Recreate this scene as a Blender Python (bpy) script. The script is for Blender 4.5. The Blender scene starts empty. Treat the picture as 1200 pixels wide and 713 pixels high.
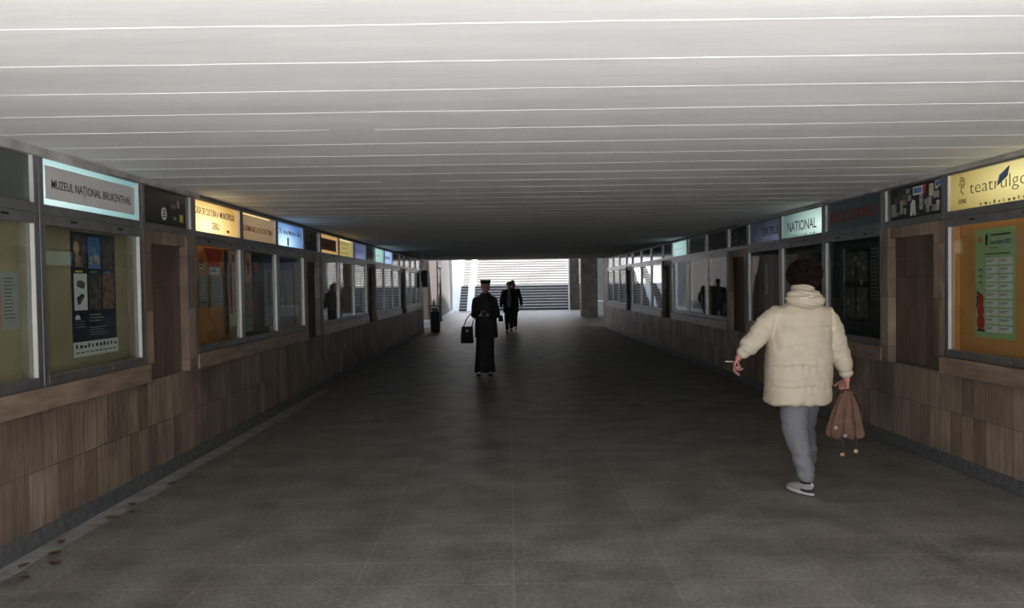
import bpy, bmesh, math, random
from mathutils import Vector, Matrix, noise
import numpy as np
PI = math.pi
S = bpy.context.scene
COL = S.collection
random.seed(7)

# ------------------------------------------------------------------ camera
F_PX = 900.0
cam_d = bpy.data.cameras.new('camera')
cam = bpy.data.objects.new('camera', cam_d)
COL.objects.link(cam)
cam_d.sensor_fit = 'HORIZONTAL'
cam_d.sensor_width = 36.0
cam_d.lens = 36.0 * F_PX / 1200.0
cam_d.clip_start = 0.05
cam_d.clip_end = 300
cam.matrix_world = (Matrix.Translation((0, 0, 1.58)) @ Matrix.Rotation(math.radians(-0.17), 4, 'Z')
                    @ Matrix.Rotation(math.radians(90 - 1.435), 4, 'X') @ Matrix.Rotation(math.radians(-0.85), 4, 'Z'))
S.camera = cam

# ------------------------------------------------------------------ light
S.view_settings.view_transform = 'Standard'
S.view_settings.look = 'None'
S.view_settings.gamma = 1.0
S.view_settings.exposure = 0.0
S.view_settings.use_curve_mapping = False
SKY_STRENGTH = 3.0
SUN_STRENGTH = 19.5
w = bpy.data.worlds.new('sky')
S.world = w
w.use_nodes = True
nt = w.node_tree
bg = nt.nodes['Background']
tc = nt.nodes.new('ShaderNodeTexCoord')
sep = nt.nodes.new('ShaderNodeSeparateXYZ')
ramp = nt.nodes.new('ShaderNodeValToRGB')
ramp.color_ramp.elements[0].position = 0.0
ramp.color_ramp.elements[0].color = (0.95, 0.96, 1.0, 1)
ramp.color_ramp.elements[1].position = 0.9
ramp.color_ramp.elements[1].color = (0.62, 0.76, 1.0, 1)
nt.links.new(tc.outputs['Generated'], sep.inputs[0])
nt.links.new(sep.outputs['Z'], ramp.inputs[0])
nt.links.new(ramp.outputs[0], bg.inputs['Color'])
bg.inputs['Strength'].default_value = SKY_STRENGTH
sun_d = bpy.data.lights.new('sun', 'SUN')
sun_d.energy = SUN_STRENGTH
sun_d.angle = math.radians(2)
sun_d.color = (1.0, 0.985, 0.97)
sun = bpy.data.objects.new('sun', sun_d)
COL.objects.link(sun)
# the sun stands high behind the camera, a little to the right
sun.rotation_euler = Vector((-0.16, 0.45, -0.85)).to_track_quat('-Z', 'Y').to_euler()

# ------------------------------------------------------------------ materials
def nodes_of(name):
    m = bpy.data.materials.new(name)
    m.use_nodes = True
    n = m.node_tree
    return m, n, n.nodes['Principled BSDF'], n.nodes, n.links

def ramp_node(N, c0, c1, p0=0.3, p1=0.7):
    r = N.new('ShaderNodeValToRGB')
    r.color_ramp.elements[0].position = p0
    r.color_ramp.elements[1].position = p1
    r.color_ramp.elements[0].color = (*c0, 1)
    r.color_ramp.elements[1].color = (*c1, 1)
    return r

def mat(name, c, rough=0.6, var=0.12, scale=8.0, bump=0.0, metal=0.0, stretch=(1, 1, 1), spec=0.5, bscale=None):
    m, n, b, N, L = nodes_of(name)
    t = N.new('ShaderNodeTexCoord')
    mp = N.new('ShaderNodeMapping')
    mp.inputs['Scale'].default_value = stretch
    L.new(t.outputs['Object'], mp.inputs[0])
    nz = N.new('ShaderNodeTexNoise')
    nz.inputs['Scale'].default_value = scale
    nz.inputs['Detail'].default_value = 6
    L.new(mp.outputs[0], nz.inputs['Vector'])
    r = ramp_node(N, tuple(max(0, x * (1 - var)) for x in c), tuple(min(1, x * (1 + var)) for x in c))
    L.new(nz.outputs['Fac'], r.inputs[0])
    L.new(r.outputs[0], b.inputs['Base Color'])
    b.inputs['Roughness'].default_value = rough
    b.inputs['Metallic'].default_value = metal
    b.inputs['Specular IOR Level'].default_value = spec
    if bump:
        bn = N.new('ShaderNodeTexNoise')
        bn.inputs['Scale'].default_value = bscale or scale * 4
        bn.inputs['Detail'].default_value = 5
        L.new(mp.outputs[0], bn.inputs['Vector'])
        bp = N.new('ShaderNodeBump')
        bp.inputs['Strength'].default_value = bump
        bp.inputs['Distance'].default_value = 0.01
        L.new(bn.outputs['Fac'], bp.inputs['Height'])
        L.new(bp.outputs[0], b.inputs['Normal'])
    return m

def emit_mat(name, c, strength, hot=None, hot_at=(0.4, 0.35), soft=0.9, base=0.4):
    """a backlit translucent sheet: brightest in front of its tube"""
    m, n, b, N, L = nodes_of(name)
    t = N.new('ShaderNodeTexCoord')
    mp = N.new('ShaderNodeMapping')
    mp.inputs['Location'].default_value = (-hot_at[0], 0, -hot_at[1])
    L.new(t.outputs['Generated'], mp.inputs[0])
    ln = N.new('ShaderNodeVectorMath')
    ln.operation = 'LENGTH'
    sepn = N.new('ShaderNodeSeparateXYZ')
    L.new(mp.outputs[0], sepn.inputs[0])
    cmb = N.new('ShaderNodeCombineXYZ')
    L.new(sepn.outputs['X'], cmb.inputs['X'])
    hz = N.new('ShaderNodeMath')
    hz.operation = 'MULTIPLY'
    hz.inputs[1].default_value = 0.7
    L.new(sepn.outputs['Z'], hz.inputs[0])
    L.new(hz.outputs[0], cmb.inputs['Y'])
    L.new(cmb.outputs[0], ln.inputs[0])
    r = ramp_node(N, hot or c, c, 0.05, soft)
    L.new(ln.outputs['Value'], r.inputs[0])
    mr = N.new('ShaderNodeMapRange')
    mr.inputs['From Min'].default_value = 0.0
    mr.inputs['From Max'].default_value = soft
    mr.inputs['To Min'].default_value = strength
    mr.inputs['To Max'].default_value = strength * base
    L.new(ln.outputs['Value'], mr.inputs['Value'])
    b.inputs['Base Color'].default_value = (c[0] * .5, c[1] * .5, c[2] * .5, 1)
    b.inputs['Roughness'].default_value = 0.35
    L.new(r.outputs[0], b.inputs['Emission Color'])
    L.new(mr.outputs[0], b.inputs['Emission Strength'])
    return m

def brick_mat(name, c1, c2, mortar, bw, rh, msize, axes, rough, streak=None, stain=None, offset=0.0, bump=0.25):
    """slab cladding; axes picks which object coordinates run along and across the slabs"""
    m, n, b, N, L = nodes_of(name)
    t = N.new('ShaderNodeTexCoord')
    sp = N.new('ShaderNodeSeparateXYZ')
    L.new(t.outputs['Object'], sp.inputs[0])
    cb = N.new('ShaderNodeCombineXYZ')
    L.new(sp.outputs[axes[0]], cb.inputs['X'])
    L.new(sp.outputs[axes[1]], cb.inputs['Y'])
    br = N.new('ShaderNodeTexBrick')
    br.offset = offset
    br.inputs['Color1'].default_value = (*c1, 1)
    br.inputs['Color2'].default_value = (*c2, 1)
    br.inputs['Mortar'].default_value = (*mortar, 1)
    br.inputs['Scale'].default_value = 1.0
    br.inputs['Mortar Size'].default_value = msize
    br.inputs['Mortar Smooth'].default_value = 0.3
    br.inputs['Brick Width'].default_value = bw
    br.inputs['Row Height'].default_value = rh
    L.new(cb.outputs[0], br.inputs['Vector'])
    col = br.outputs['Color']
    def mult(colsock, scale_vec, nscale, lo, hi, p0=.35, p1=.7, detail=6):
        mp = N.new('ShaderNodeMapping')
        mp.inputs['Scale'].default_value = scale_vec
        L.new(t.outputs['Object'], mp.inputs[0])
        nz = N.new('ShaderNodeTexNoise')
        nz.inputs['Scale'].default_value = nscale
        nz.inputs['Detail'].default_value = detail
        L.new(mp.outputs[0], nz.inputs['Vector'])
        r = ramp_node(N, lo, hi, p0, p1)
        L.new(nz.outputs['Fac'], r.inputs[0])
        mx = N.new('ShaderNodeMix')
        mx.data_type = 'RGBA'
        mx.blend_type = 'MULTIPLY'
        mx.inputs['Factor'].default_value = 1
        L.new(colsock, mx.inputs['A'])
        L.new(r.outputs[0], mx.inputs['B'])
        return mx.outputs['Result']
    if streak:
        col = mult(col, streak[0], streak[1], (0.72, 0.70, 0.68), (1.16, 1.13, 1.11))
    if stain:
        col = mult(col, (1, 1, 1), stain, (0.62, 0.6, 0.6), (1.15, 1.15, 1.13), .3, .62)
    L.new(col, b.inputs['Base Color'])
    b.inputs['Roughness'].default_value = rough
    bn = N.new('ShaderNodeTexNoise')
    bn.inputs['Scale'].default_value = 90
    L.new(t.outputs['Object'], bn.inputs['Vector'])
    ad = N.new('ShaderNodeMath')
    ad.operation = 'SUBTRACT'
    L.new(bn.outputs['Fac'], ad.inputs[0])
    L.new(br.outputs['Fac'], ad.inputs[1])
    bp = N.new('ShaderNodeBump')
    bp.inputs['Strength'].default_value = bump
    bp.inputs['Distance'].default_value = 0.006
    L.new(ad.outputs[0], bp.inputs['Height'])
    L.new(bp.outputs[0], b.inputs['Normal'])
    return m

def glass_mat(name, tint=(0.92, 0.95, 0.93)):
    m = bpy.data.materials.new(name)
    m.use_nodes = True
    N, L = m.node_tree.nodes, m.node_tree.links
    N.clear()
    o = N.new('ShaderNodeOutputMaterial')
    mx = N.new('ShaderNodeMixShader')
    tr = N.new('ShaderNodeBsdfTransparent')
    tr.inputs[0].default_value = (*tint, 1)
    gl = N.new('ShaderNodeBsdfGlossy')
    gl.inputs['Roughness'].default_value = 0.012
    fr = N.new('ShaderNodeFresnel')
    fr.inputs['IOR'].default_value = 1.62
    t = N.new('ShaderNodeTexCoord')
    nz = N.new('ShaderNodeTexNoise')
    nz.inputs['Scale'].default_value = 2.2
    L.new(t.outputs['Object'], nz.inputs['Vector'])
    bp = N.new('ShaderNodeBump')
    bp.inputs['Strength'].default_value = 0.06
    bp.inputs['Distance'].default_value = 0.01
    L.new(nz.outputs['Fac'], bp.inputs['Height'])
    L.new(bp.outputs[0], gl.inputs['Normal'])
    geo = N.new('ShaderNodeNewGeometry')
    inv = N.new('ShaderNodeMath')
    inv.operation = 'SUBTRACT'
    inv.inputs[0].default_value = 1.0
    L.new(geo.outputs['Backfacing'], inv.inputs[1])
    mu = N.new('ShaderNodeMath')
    mu.operation = 'MULTIPLY'
    L.new(inv.outputs[0], mu.inputs[0])
    L.new(fr.outputs[0], mu.inputs[1])
    L.new(mu.outputs[0], mx.inputs[0])
    L.new(tr.outputs[0], mx.inputs[1])
    L.new(gl.outputs[0], mx.inputs[2])
    L.new(mx.outputs[0], o.inputs[0])
    return m

M = {}
M['ceiling'] = mat('ceiling_plaster', (0.80, 0.80, 0.79), .75, .09, 1.6, .15, stretch=(.35, 2.2, 1), bscale=14)
M['ceiling_edge'] = mat('seam_plaster', (0.86, 0.86, 0.85), .7, .05, 5)
M['floor'] = brick_mat('floor_slabs', (.20, .187, .168), (.23, .216, .195), (.28, .265, .24), .84, .335, .006, 'XY', .45, stain=2.6, streak=((1, 1, 1), 38.0), bump=.12)
M['court'] = brick_mat('court_paving', (.62, .612, .60), (.68, .67, .66), (.45, .44, .42), .8, .4, .012, 'XY', .7, stain=1.0)
M['clad'] = brick_mat('travertine_cladding', (.21, .155, .115), (.375, .297, .23), (.15, .115, .09), .155, .47, .004, 'YZ', .5,
                      streak=((1, 9, .8), 5.0), stain=1.7)
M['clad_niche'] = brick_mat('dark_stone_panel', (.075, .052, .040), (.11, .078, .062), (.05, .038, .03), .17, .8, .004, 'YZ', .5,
                            streak=((1, 9, .8), 5.0), stain=2.0)  # recess shade painted into the far panels
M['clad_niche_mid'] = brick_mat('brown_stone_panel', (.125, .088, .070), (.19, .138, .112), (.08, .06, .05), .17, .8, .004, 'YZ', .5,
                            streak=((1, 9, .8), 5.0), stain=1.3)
M['sill'] = mat('brown_stone_sill', (.31, .225, .165), .30, .3, 7, .15, stretch=(1, .5, 3))
M['skirt'] = mat('grey_granite_skirting', (.12, .125, .13), .5, .35, 22, .1)
M['gutter'] = mat('worn_cement_margin', (.30, .285, .26), .75, .3, 6, .3)
M['header'] = mat('dark_grey_header', (.13, .125, .12), .6, .2, 6)
M['plaster_dirty'] = mat('dirty_plaster_strip', (.46, .445, .42), .8, .35, 5, .3)
M['alu'] = mat('aluminium', (.36, .365, .37), .38, .12, 9, .04, .75, stretch=(1, 1, 6))
M['alu_dark'] = mat('grey_aluminium', (.25, .25, .255), .33, .15, 9, .04, .6)
M['alu_bright'] = mat('bright_jamb', (.75, .74, .72), .35, .06, 9, 0, .3)  # jamb tone includes the daylight on it; also colours the lock
M['slot'] = mat('dark_slot', (.012, .012, .012), .6)
M['glass'] = glass_mat('pane_glass')
M['back_tan'] = mat('tan_board', (.37, .30, .185), .75, .1, 5, .05)
M['back_orange'] = mat('orange_board', (.62, .30, .10), .7, .1, 4, .05)
M['back_grey'] = mat('grey_board', (.14, .145, .15), .75, .15, 4)
M['back_dark'] = mat('charcoal_board', (.035, .036, .04), .7, .2, 4)
M['lining'] = mat('case_lining', (.28, .24, .18), .7, .1, 5)
M['panel_dark'] = mat('dark_panel', (.030, .031, .030), .14, .2, 5)
M['panel_green'] = mat('dull_green_grey_panel', (.10, .112, .10), .45, .08, 4)
M['panel_slate'] = mat('slate_panel', (.07, .078, .09), .12, .1, 4)
M['black'] = mat('black_paint', (.012, .012, .013), .5)
M['ink'] = mat('ink', (.02, .02, .025), .6)
M['ink_brown'] = mat('brown_ink', (.19, .03, .02), .6)
M['ink_red'] = mat('red_ink', (.34, .02, .02), .6)
M['ink_blue'] = mat('blue_ink', (.025, .035, .20), .6)
M['ink_grey'] = mat('thin_grey_ink', (.16, .12, .04), .6)
M['paper'] = mat('white_paper', (.72, .72, .70), .8, .05, 6)
M['paper_dull'] = mat('dull_paper', (.36, .36, .35), .8, .1, 6)
M['paper_green'] = mat('green_paper', (.36, .50, .24), .75, .05, 6)
M['paper_cream'] = mat('cream_paper', (.62, .52, .36), .8, .05, 6)
M['navy'] = mat('navy_print', (.022, .030, .055), .5, .1, 5)
M['blue'] = mat('blue_print', (.03, .06, .30), .55, .2, 20)
M['skyblue'] = mat('sky_blue_print', (.10, .22, .50), .55, .4, 14)
M['red'] = mat('red_print', (.50, .035, .025), .6, .15, 10)
M['orange'] = mat('orange_print', (.62, .24, .05), .6, .15, 10)
M['green'] = mat('green_print', (.12, .38, .10), .6, .15, 10)
M['yellow'] = mat('yellow_print', (.62, .52, .08), .6, .15, 10)
M['dark_mix'] = mat('dark_picture_print', (.09, .075, .07), .55, .9, 22)
M['warm_mix'] = mat('warm_picture_print', (.22, .13, .10), .55, .8, 18)
M['grey_mix'] = mat('grey_picture_print', (.30, .31, .31), .55, .7, 26)
M['flesh_print'] = mat('ochre_print', (.48, .30, .16), .55, .3, 14)
M['concrete'] = mat('pale_concrete', (.36, .345, .33), .8, .15, 3, .2, stretch=(3, 3, .5))
M['concrete_pink'] = mat('pinkish_render', (.32, .275, .255), .8, .15, 3, .2, stretch=(3, 3, .5))
M['white_wall'] = mat('white_render', (.80, .80, .80), .8, .05, 3)
M['stair'] = mat('stair_stone', (.085, .082, .08), .75, .12, 3, .1, stretch=(.4, 3, 3))  # risers darkened for their shade beside the pale treads
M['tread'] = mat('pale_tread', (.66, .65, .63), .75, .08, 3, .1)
M['pillar'] = brick_mat('pillar_cladding', (.085, .068, .05), (.12, .095, .07), (.06, .05, .04), .4, .42, .006, 'XZ', .55, stain=3.0, offset=.5)
M['bin'] = mat('dark_bin_metal', (.03, .03, .032), .5, .2, 12)
M['bottle'] = mat('green_bottle_glass', (.03, .20, .08), .15, .1, 6)
M['pipe'] = mat('dark_pipe', (.07, .075, .08), .5, .2, 8)

# ------------------------------------------------------------------ mesh helpers
class MB:
    def __init__(self):
        self.v, self.f = [], []
    def add(self, vs, fs):
        o = len(self.v)
        self.v += [tuple(p) for p in vs]
        self.f += [tuple(i + o for i in q) for q in fs]
        return self
    def box(self, x0, x1, y0, y1, z0, z1):
        return self.add([(x0, y0, z0), (x1, y0, z0), (x1, y1, z0), (x0, y1, z0), (x0, y0, z1), (x1, y0, z1), (x1, y1, z1), (x0, y1, z1)],
                        [(0, 3, 2, 1), (4, 5, 6, 7), (0, 1, 5, 4), (1, 2, 6, 5), (2, 3, 7, 6), (3, 0, 4, 7)])
    def hexa(self, p):
        return self.add(p, [(0, 3, 2, 1), (4, 5, 6, 7), (0, 1, 5, 4), (1, 2, 6, 5), (2, 3, 7, 6), (3, 0, 4, 7)])
    def poly(self, pts, y0, y1):
        """outline in x,z given thickness along y"""
        n = len(pts)
        vs = [(x, y0, z) for x, z in pts] + [(x, y1, z) for x, z in pts]
        fs = [tuple(range(n)), tuple(range(2 * n - 1, n - 1, -1))]
        fs += [(i, i + n, (i + 1) % n + n, (i + 1) % n) for i in range(n)]
        return self.add(vs, fs)
    def tube(self, pts, r, seg=10):
        pts = [Vector(p) for p in pts]
        rs = r if isinstance(r, (list, tuple)) else [r] * len(pts)
        vs, fs = [], []
        up = Vector((0.13, 0.21, 0.97))
        for i, p in enumerate(pts):
            d = (pts[min(i + 1, len(pts) - 1)] - pts[max(i - 1, 0)]).normalized()
            a = d.cross(up)
            if a.length < .05:
                a = d.cross(Vector((1, 0, 0)))
            a.normalize()
            b = d.cross(a)
            for k in range(seg):
                t = 2 * PI * k / seg
                vs.append(p + rs[i] * (math.cos(t) * a + math.sin(t) * b))
        for i in range(len(pts) - 1):
            for k in range(seg):
                fs.append((i * seg + k, i * seg + (k + 1) % seg, (i + 1) * seg + (k + 1) % seg, (i + 1) * seg + k))
        fs.append(tuple(range(seg - 1, -1, -1)))
        fs.append(tuple((len(pts) - 1) * seg + k for k in range(seg)))
        return self.add(vs, fs)
    def ell(self, c, r, seg=16, rings=10):
        c = Vector(c)
        r = r if isinstance(r, (list, tuple)) else (r, r, r)
        vs = [c + Vector((0, 0, -r[2]))]
        for i in range(1, rings):
            a = -PI / 2 + PI * i / rings
            for k in range(seg):
                t = 2 * PI * k / seg
                vs.append(c + Vector((r[0] * math.cos(a) * math.cos(t), r[1] * math.cos(a) * math.sin(t), r[2] * math.sin(a))))
        vs.append(c + Vector((0, 0, r[2])))
        fs = [(0, 1 + (k + 1) % seg, 1 + k) for k in range(seg)]
        for i in range(rings - 2):
            for k in range(seg):
                a0 = 1 + i * seg
                fs.append((a0 + k, a0 + (k + 1) % seg, a0 + seg + (k + 1) % seg, a0 + seg + k))
        a0 = 1 + (rings - 2) * seg
        fs += [(a0 + k, a0 + (k + 1) % seg, len(vs) - 1) for k in range(seg)]
        return self.add(vs, fs)
    def loft(self, rings, seg=28, pw=2.0, wob=None):
        """rings of (cx, cy, z, rx, ry): a closed stack of super-ellipses"""
        vs, fs = [], []
        for i, (cx, cy, z, rx, ry) in enumerate(rings):
            for k in range(seg):
                t = 2 * PI * k / seg
                c, s = math.cos(t), math.sin(t)
                q = wob(t, i / (len(rings) - 1)) if wob else 1.0
                vs.append((cx + q * rx * math.copysign(abs(c) ** (2 / pw), c), cy + q * ry * math.copysign(abs(s) ** (2 / pw), s), z))
        for i in range(len(rings) - 1):
            for k in range(seg):
                fs.append((i * seg + k, i * seg + (k + 1) % seg, (i + 1) * seg + (k + 1) % seg, (i + 1) * seg + k))
        fs.append(tuple(range(seg - 1, -1, -1)))
        fs.append(tuple((len(rings) - 1) * seg + k for k in range(seg)))
        return self.add(vs, fs)
    def mesh(self, name):
        me = bpy.data.meshes.new(name)
        me.from_pydata(self.v, [], self.f)
        bm = bmesh.new()
        bm.from_mesh(me)
        bmesh.ops.recalc_face_normals(bm, faces=bm.faces)
        bm.to_mesh(me)
        bm.free()
        return me
    def build(self, name, m, parent=None, bevel=0, smooth=False):
        me = self.mesh(name)
        me.materials.append(M[m] if isinstance(m, str) else m)
        if smooth:
            me.polygons.foreach_set('use_smooth', [True] * len(me.polygons))
        o = bpy.data.objects.new(name, me)
        COL.objects.link(o)
        if parent:
            o.parent = parent
        if bevel:
            b = o.modifiers.new('bevel', 'BEVEL')
            b.width = bevel
            b.segments = 2
            b.limit_method = 'ANGLE'
        return o

def tag(o, label=None, cat=None, group=None, kind=None):
    if label: o['label'] = label
    if cat: o['category'] = cat
    if group: o['group'] = group
    if kind: o['kind'] = kind
    return o

def thing(name, label, cat, loc=(0, 0, 0), rz=0.0, group=None):
    o = bpy.data.objects.new(name, None)
    o.empty_display_size = .1
    COL.objects.link(o)
    o.location = loc
    o.rotation_euler = (0, 0, rz)
    return tag(o, label, cat, group)

def struct(o):
    o['kind'] = 'structure'
    return o

def text(name, s, height, m, parent, x, y, z, xs=1.0, bold=0.0, align='LEFT', width=None):
    """letters standing in the local xz plane, baseline at z; height is the capital height"""
    cu = bpy.data.curves.new(name, 'FONT')
    cu.body = s
    cu.size = 1.0
    cu.extrude = 0.0
    cu.offset = bold
    cu.resolution_u = 3
    tmp = bpy.data.objects.new(name, cu)
    COL.objects.link(tmp)
    dg = bpy.context.evaluated_depsgraph_get()
    me = bpy.data.meshes.new_from_object(tmp.evaluated_get(dg))
    bpy.data.objects.remove(tmp)
    vs = [v.co.copy() for v in me.vertices]
    if not vs:
        return None
    k = height / 0.70
    x0, x1 = min(v.x for v in vs), max(v.x for v in vs)
    sx = (width / (x1 - x0)) if width else k * xs
    sh = {'LEFT': 0, 'CENTER': (x1 - x0) / 2, 'RIGHT': (x1 - x0)}[align]
    for v, c in zip(me.vertices, vs):
        v.co = ((c.x - x0 - sh) * sx, 0, c.y * k)
    bm = bmesh.new()
    bm.from_mesh(me)
    r = bmesh.ops.extrude_face_region(bm, geom=bm.faces[:])
    for e in r['geom']:
        if isinstance(e, bmesh.types.BMVert):
            e.co.y -= 0.0012
    bmesh.ops.recalc_face_normals(bm, faces=bm.faces)
    bm.to_mesh(me)
    bm.free()
    me.materials.clear()
    me.materials.append(M[m] if isinstance(m, str) else m)
    o = bpy.data.objects.new(name, me)
    COL.objects.link(o)
    o.parent = parent
    o.location = (x, y, z)
    return o

# ------------------------------------------------------------------ the setting
H = 2.48
WL = -2.94
Y0, YL, YR = 0.5, 26.2, 28.25
def xr(y): return 3.72 - 0.010 * y
RZ_L = PI / 2
RZ_R = -PI / 2 + math.atan(0.010)
def wall_pt(side, y):
    return (WL, y, 0) if side == 'L' else (xr(y), y, 0)

# floor of the passage and the covered landing, then the paved courts at both ends
struct(MB().box(-9, 10, Y0, 47.3, -.12, 0).build('floor', 'floor'))
struct(MB().box(-7.5, 8, -16, Y0, -.12, -.002).build('floor_court', 'court'))  # unseen paving, kept pale to bounce sun up onto the ceiling

# ceiling: slab with a raised plaster seam every 44 cm
mb = MB()
mb.box(-3.5, 4.4, Y0, 27.32, H, H + .62)
struct(mb.build('ceiling', 'ceiling'))
mb = MB()
yy = 0.46 + 0.44
k = 0
while yy < 27.0:
    n = 60
    xa, xb = WL - .02, xr(yy) + .02
    if k % 5 == 3 and yy < 12:
        pieces = [(xa, -1.1 + random.uniform(-.3, .3)), (-.6 + random.uniform(-.2, .4), xb)]
    else:
        pieces = [(xa, xb)]
    for (pa, pb) in pieces:
        vs, fs = [], []
        for i in range(n + 1):
            x = pa + (pb - pa) * i / n
            wv = .012 * noise.noise(Vector((x * .9, yy * 3.1, 0))) + .006 * noise.noise(Vector((x * 4, yy * 3.1, 5)))
            hw = .007 * (1 + .45 * noise.noise(Vector((x * 1.7, yy, 9))))
            d = .0022 * (1 + .5 * noise.noise(Vector((x * 2.1, yy, 3))))
            c = yy + wv
            vs += [(x, c - hw, H + .002), (x, c - hw * .35, H - d), (x, c + hw * .35, H - d), (x, c + hw, H + .002)]
        for i in range(n):
            a = i * 4
            fs += [(a, a + 1, a + 5, a + 4), (a + 1, a + 2, a + 6, a + 5), (a + 2, a + 3, a + 7, a + 6)]
        fs += [(0, 3, 2, 1), (n * 4, n * 4 + 1, n * 4 + 2, n * 4 + 3)]
        mb.add(vs, fs)
    yy += 0.44
    k += 1
struct(tag(mb.build('trim_0', 'ceiling_edge'), 'raised white plaster seams across the ceiling'))

# bays: (start, end, kind) along each wall
LW, LP = 1.285, .96
left_bays = [(3.535, 4.82, 'A'), (4.82, 6.17, 'B'), (6.17, 7.17, None)]
y = 7.17
for g in ('DEF', 'HIJ', 'LMN', 'PQR'):
    for c in g:
        left_bays.append((y, y + LW, c)); y += LW
    if g != 'PQR':
        left_bays.append((y, y + LP, None)); y += LP
LEFT_END = y
RW, RP = 1.37, 1.02
right_bays = [(5.06, 6.43, 'a'), (6.43, 7.47, None)]
y = 7.47
for g in ('bcd', 'efg', 'hij', 'klm'):
    for c in g:
        right_bays.append((y, y + RW, c)); y += RW
    if g != 'klm':
        right_bays.append((y, y + RP, None)); y += RP
RIGHT_END = y

SILL0, SILL1 = .84, .98
def side_box(mb, side, y0, y1, d0, d1, z0, z1):
    """box from depth d0 to d1 into the wall (negative = towards the passage)"""
    if side == 'L':
        return mb.box(WL - d1, WL - d0, y0, y1, z0, z1)
    p = [(xr(y0) + d0, y0), (xr(y0) + d1, y0), (xr(y1) + d1, y1), (xr(y1) + d0, y1)]
    return mb.hexa([(a, b, z0) for a, b in p] + [(a, b, z1) for a, b in p])

def build_wall(side, bays, first, end, wall_end, name):
    dz = 0 if side == 'L' else -.055
    mb = MB()
    side_box(mb, side, Y0, wall_end, 0, .45, 0, SILL0 + dz)
    side_box(mb, side, Y0, wall_end, .26, .45, SILL0 + dz, H)
    side_box(mb, side, Y0, first, 0, .26, SILL0 + dz, H)
    side_box(mb, side, end, wall_end, 0, .26, SILL0 + dz, H)
    for (a, b, kd) in bays:
        if kd is None:
            side_box(mb, side, a, b, .075, .26, SILL0 + dz, 2.07)
    struct(mb.build(name, 'clad'))
    mb = MB()
    side_box(mb, side, first, end, -.004, .26, 2.452, H)
    struct(tag(mb.build('trim_1' if side == 'L' else 'trim_2', 'header'), 'dark beam under the ceiling'))
    mb = MB()
    if side == 'L':
        side_box(mb, side, Y0, 5.6, -.035, 0, 2.425, H - .001)
        side_box(mb, side, 5.6, 7.3, -.02, 0, 2.44, H - .001)
    else:
        side_box(mb, side, Y0, 12, -.035, 0, 2.445, H - .001)
    struct(mb.build('trim_3' if side == 'L' else 'trim_4', 'plaster_dirty'))
    # stone sills under each run of windows
    n = 5 if side == 'L' else 20
    runs, cur = [], None
    for (a, b, kd) in bays:
        if kd:
            cur = [a, b] if cur is None else [cur[0], b]
        elif cur:
            runs.append(cur); cur = None
    if cur: runs.append(cur)
    for r in runs:
        mb = MB()
        a0 = Y0 + .05 if r[0] < 5.2 else r[0] - .02
        side_box(mb, side, a0, r[1] + .02, -.045, .0, SILL0 + dz, SILL1 + dz * 1.05)
        struct(mb.build('trim_%d' % n, 'sill', bevel=.004)); n += 1
    # stone surround and sunk panel of each blank bay, far ones darkened as shade
    for (a, b, kd) in bays:
        if kd is None:
            near, far = (.14, .2) if side == 'L' else (.16, .14)
            mb = MB()
            side_box(mb, side, a, a + near, -.012, .07, SILL1 + dz, 2.07)
            side_box(mb, side, b - far, b, -.03, .07, SILL0 + dz + .0, 2.07)
            side_box(mb, side, a + near, b - far, -.008, .07, 1.965, 2.07)
            struct(mb.build('trim_%d' % n, 'clad', bevel=.003)); n += 1
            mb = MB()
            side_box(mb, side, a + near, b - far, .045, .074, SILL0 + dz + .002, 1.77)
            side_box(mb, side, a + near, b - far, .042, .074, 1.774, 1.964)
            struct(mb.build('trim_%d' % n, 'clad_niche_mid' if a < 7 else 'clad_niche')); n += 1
    mb = MB()
    side_box(mb, side, Y0, wall_end + .01, -.018, 0, 0.001, .115)
    struct(mb.build('baseboard_left' if side == 'L' else 'baseboard_right', 'skirt', bevel=.004))

build_wall('L', left_bays, left_bays[0][0], LEFT_END, YL, 'wall_left')
build_wall('R', right_bays, right_bays[0][0], RIGHT_END, YR, 'wall_right')

# worn cement margin along the left skirting
mb = MB()
y = 1.0
while y < 12:
    l = random.uniform(.35, .8)
    wv = random.uniform(.13, .2)
    mb.hexa([(WL + .02, y, .0), (WL + wv + random.uniform(-.02, .02), y, .0), (WL + wv + random.uniform(-.03, .02), y + l - .012, .0), (WL + .02, y + l - .012, .0),
             (WL + .02, y, .005), (WL + wv, y, .004), (WL + wv, y + l - .012, .004), (WL + .02, y + l - .012, .005)])
    y += l
struct(mb.build('trim_40', 'gutter'))

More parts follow.
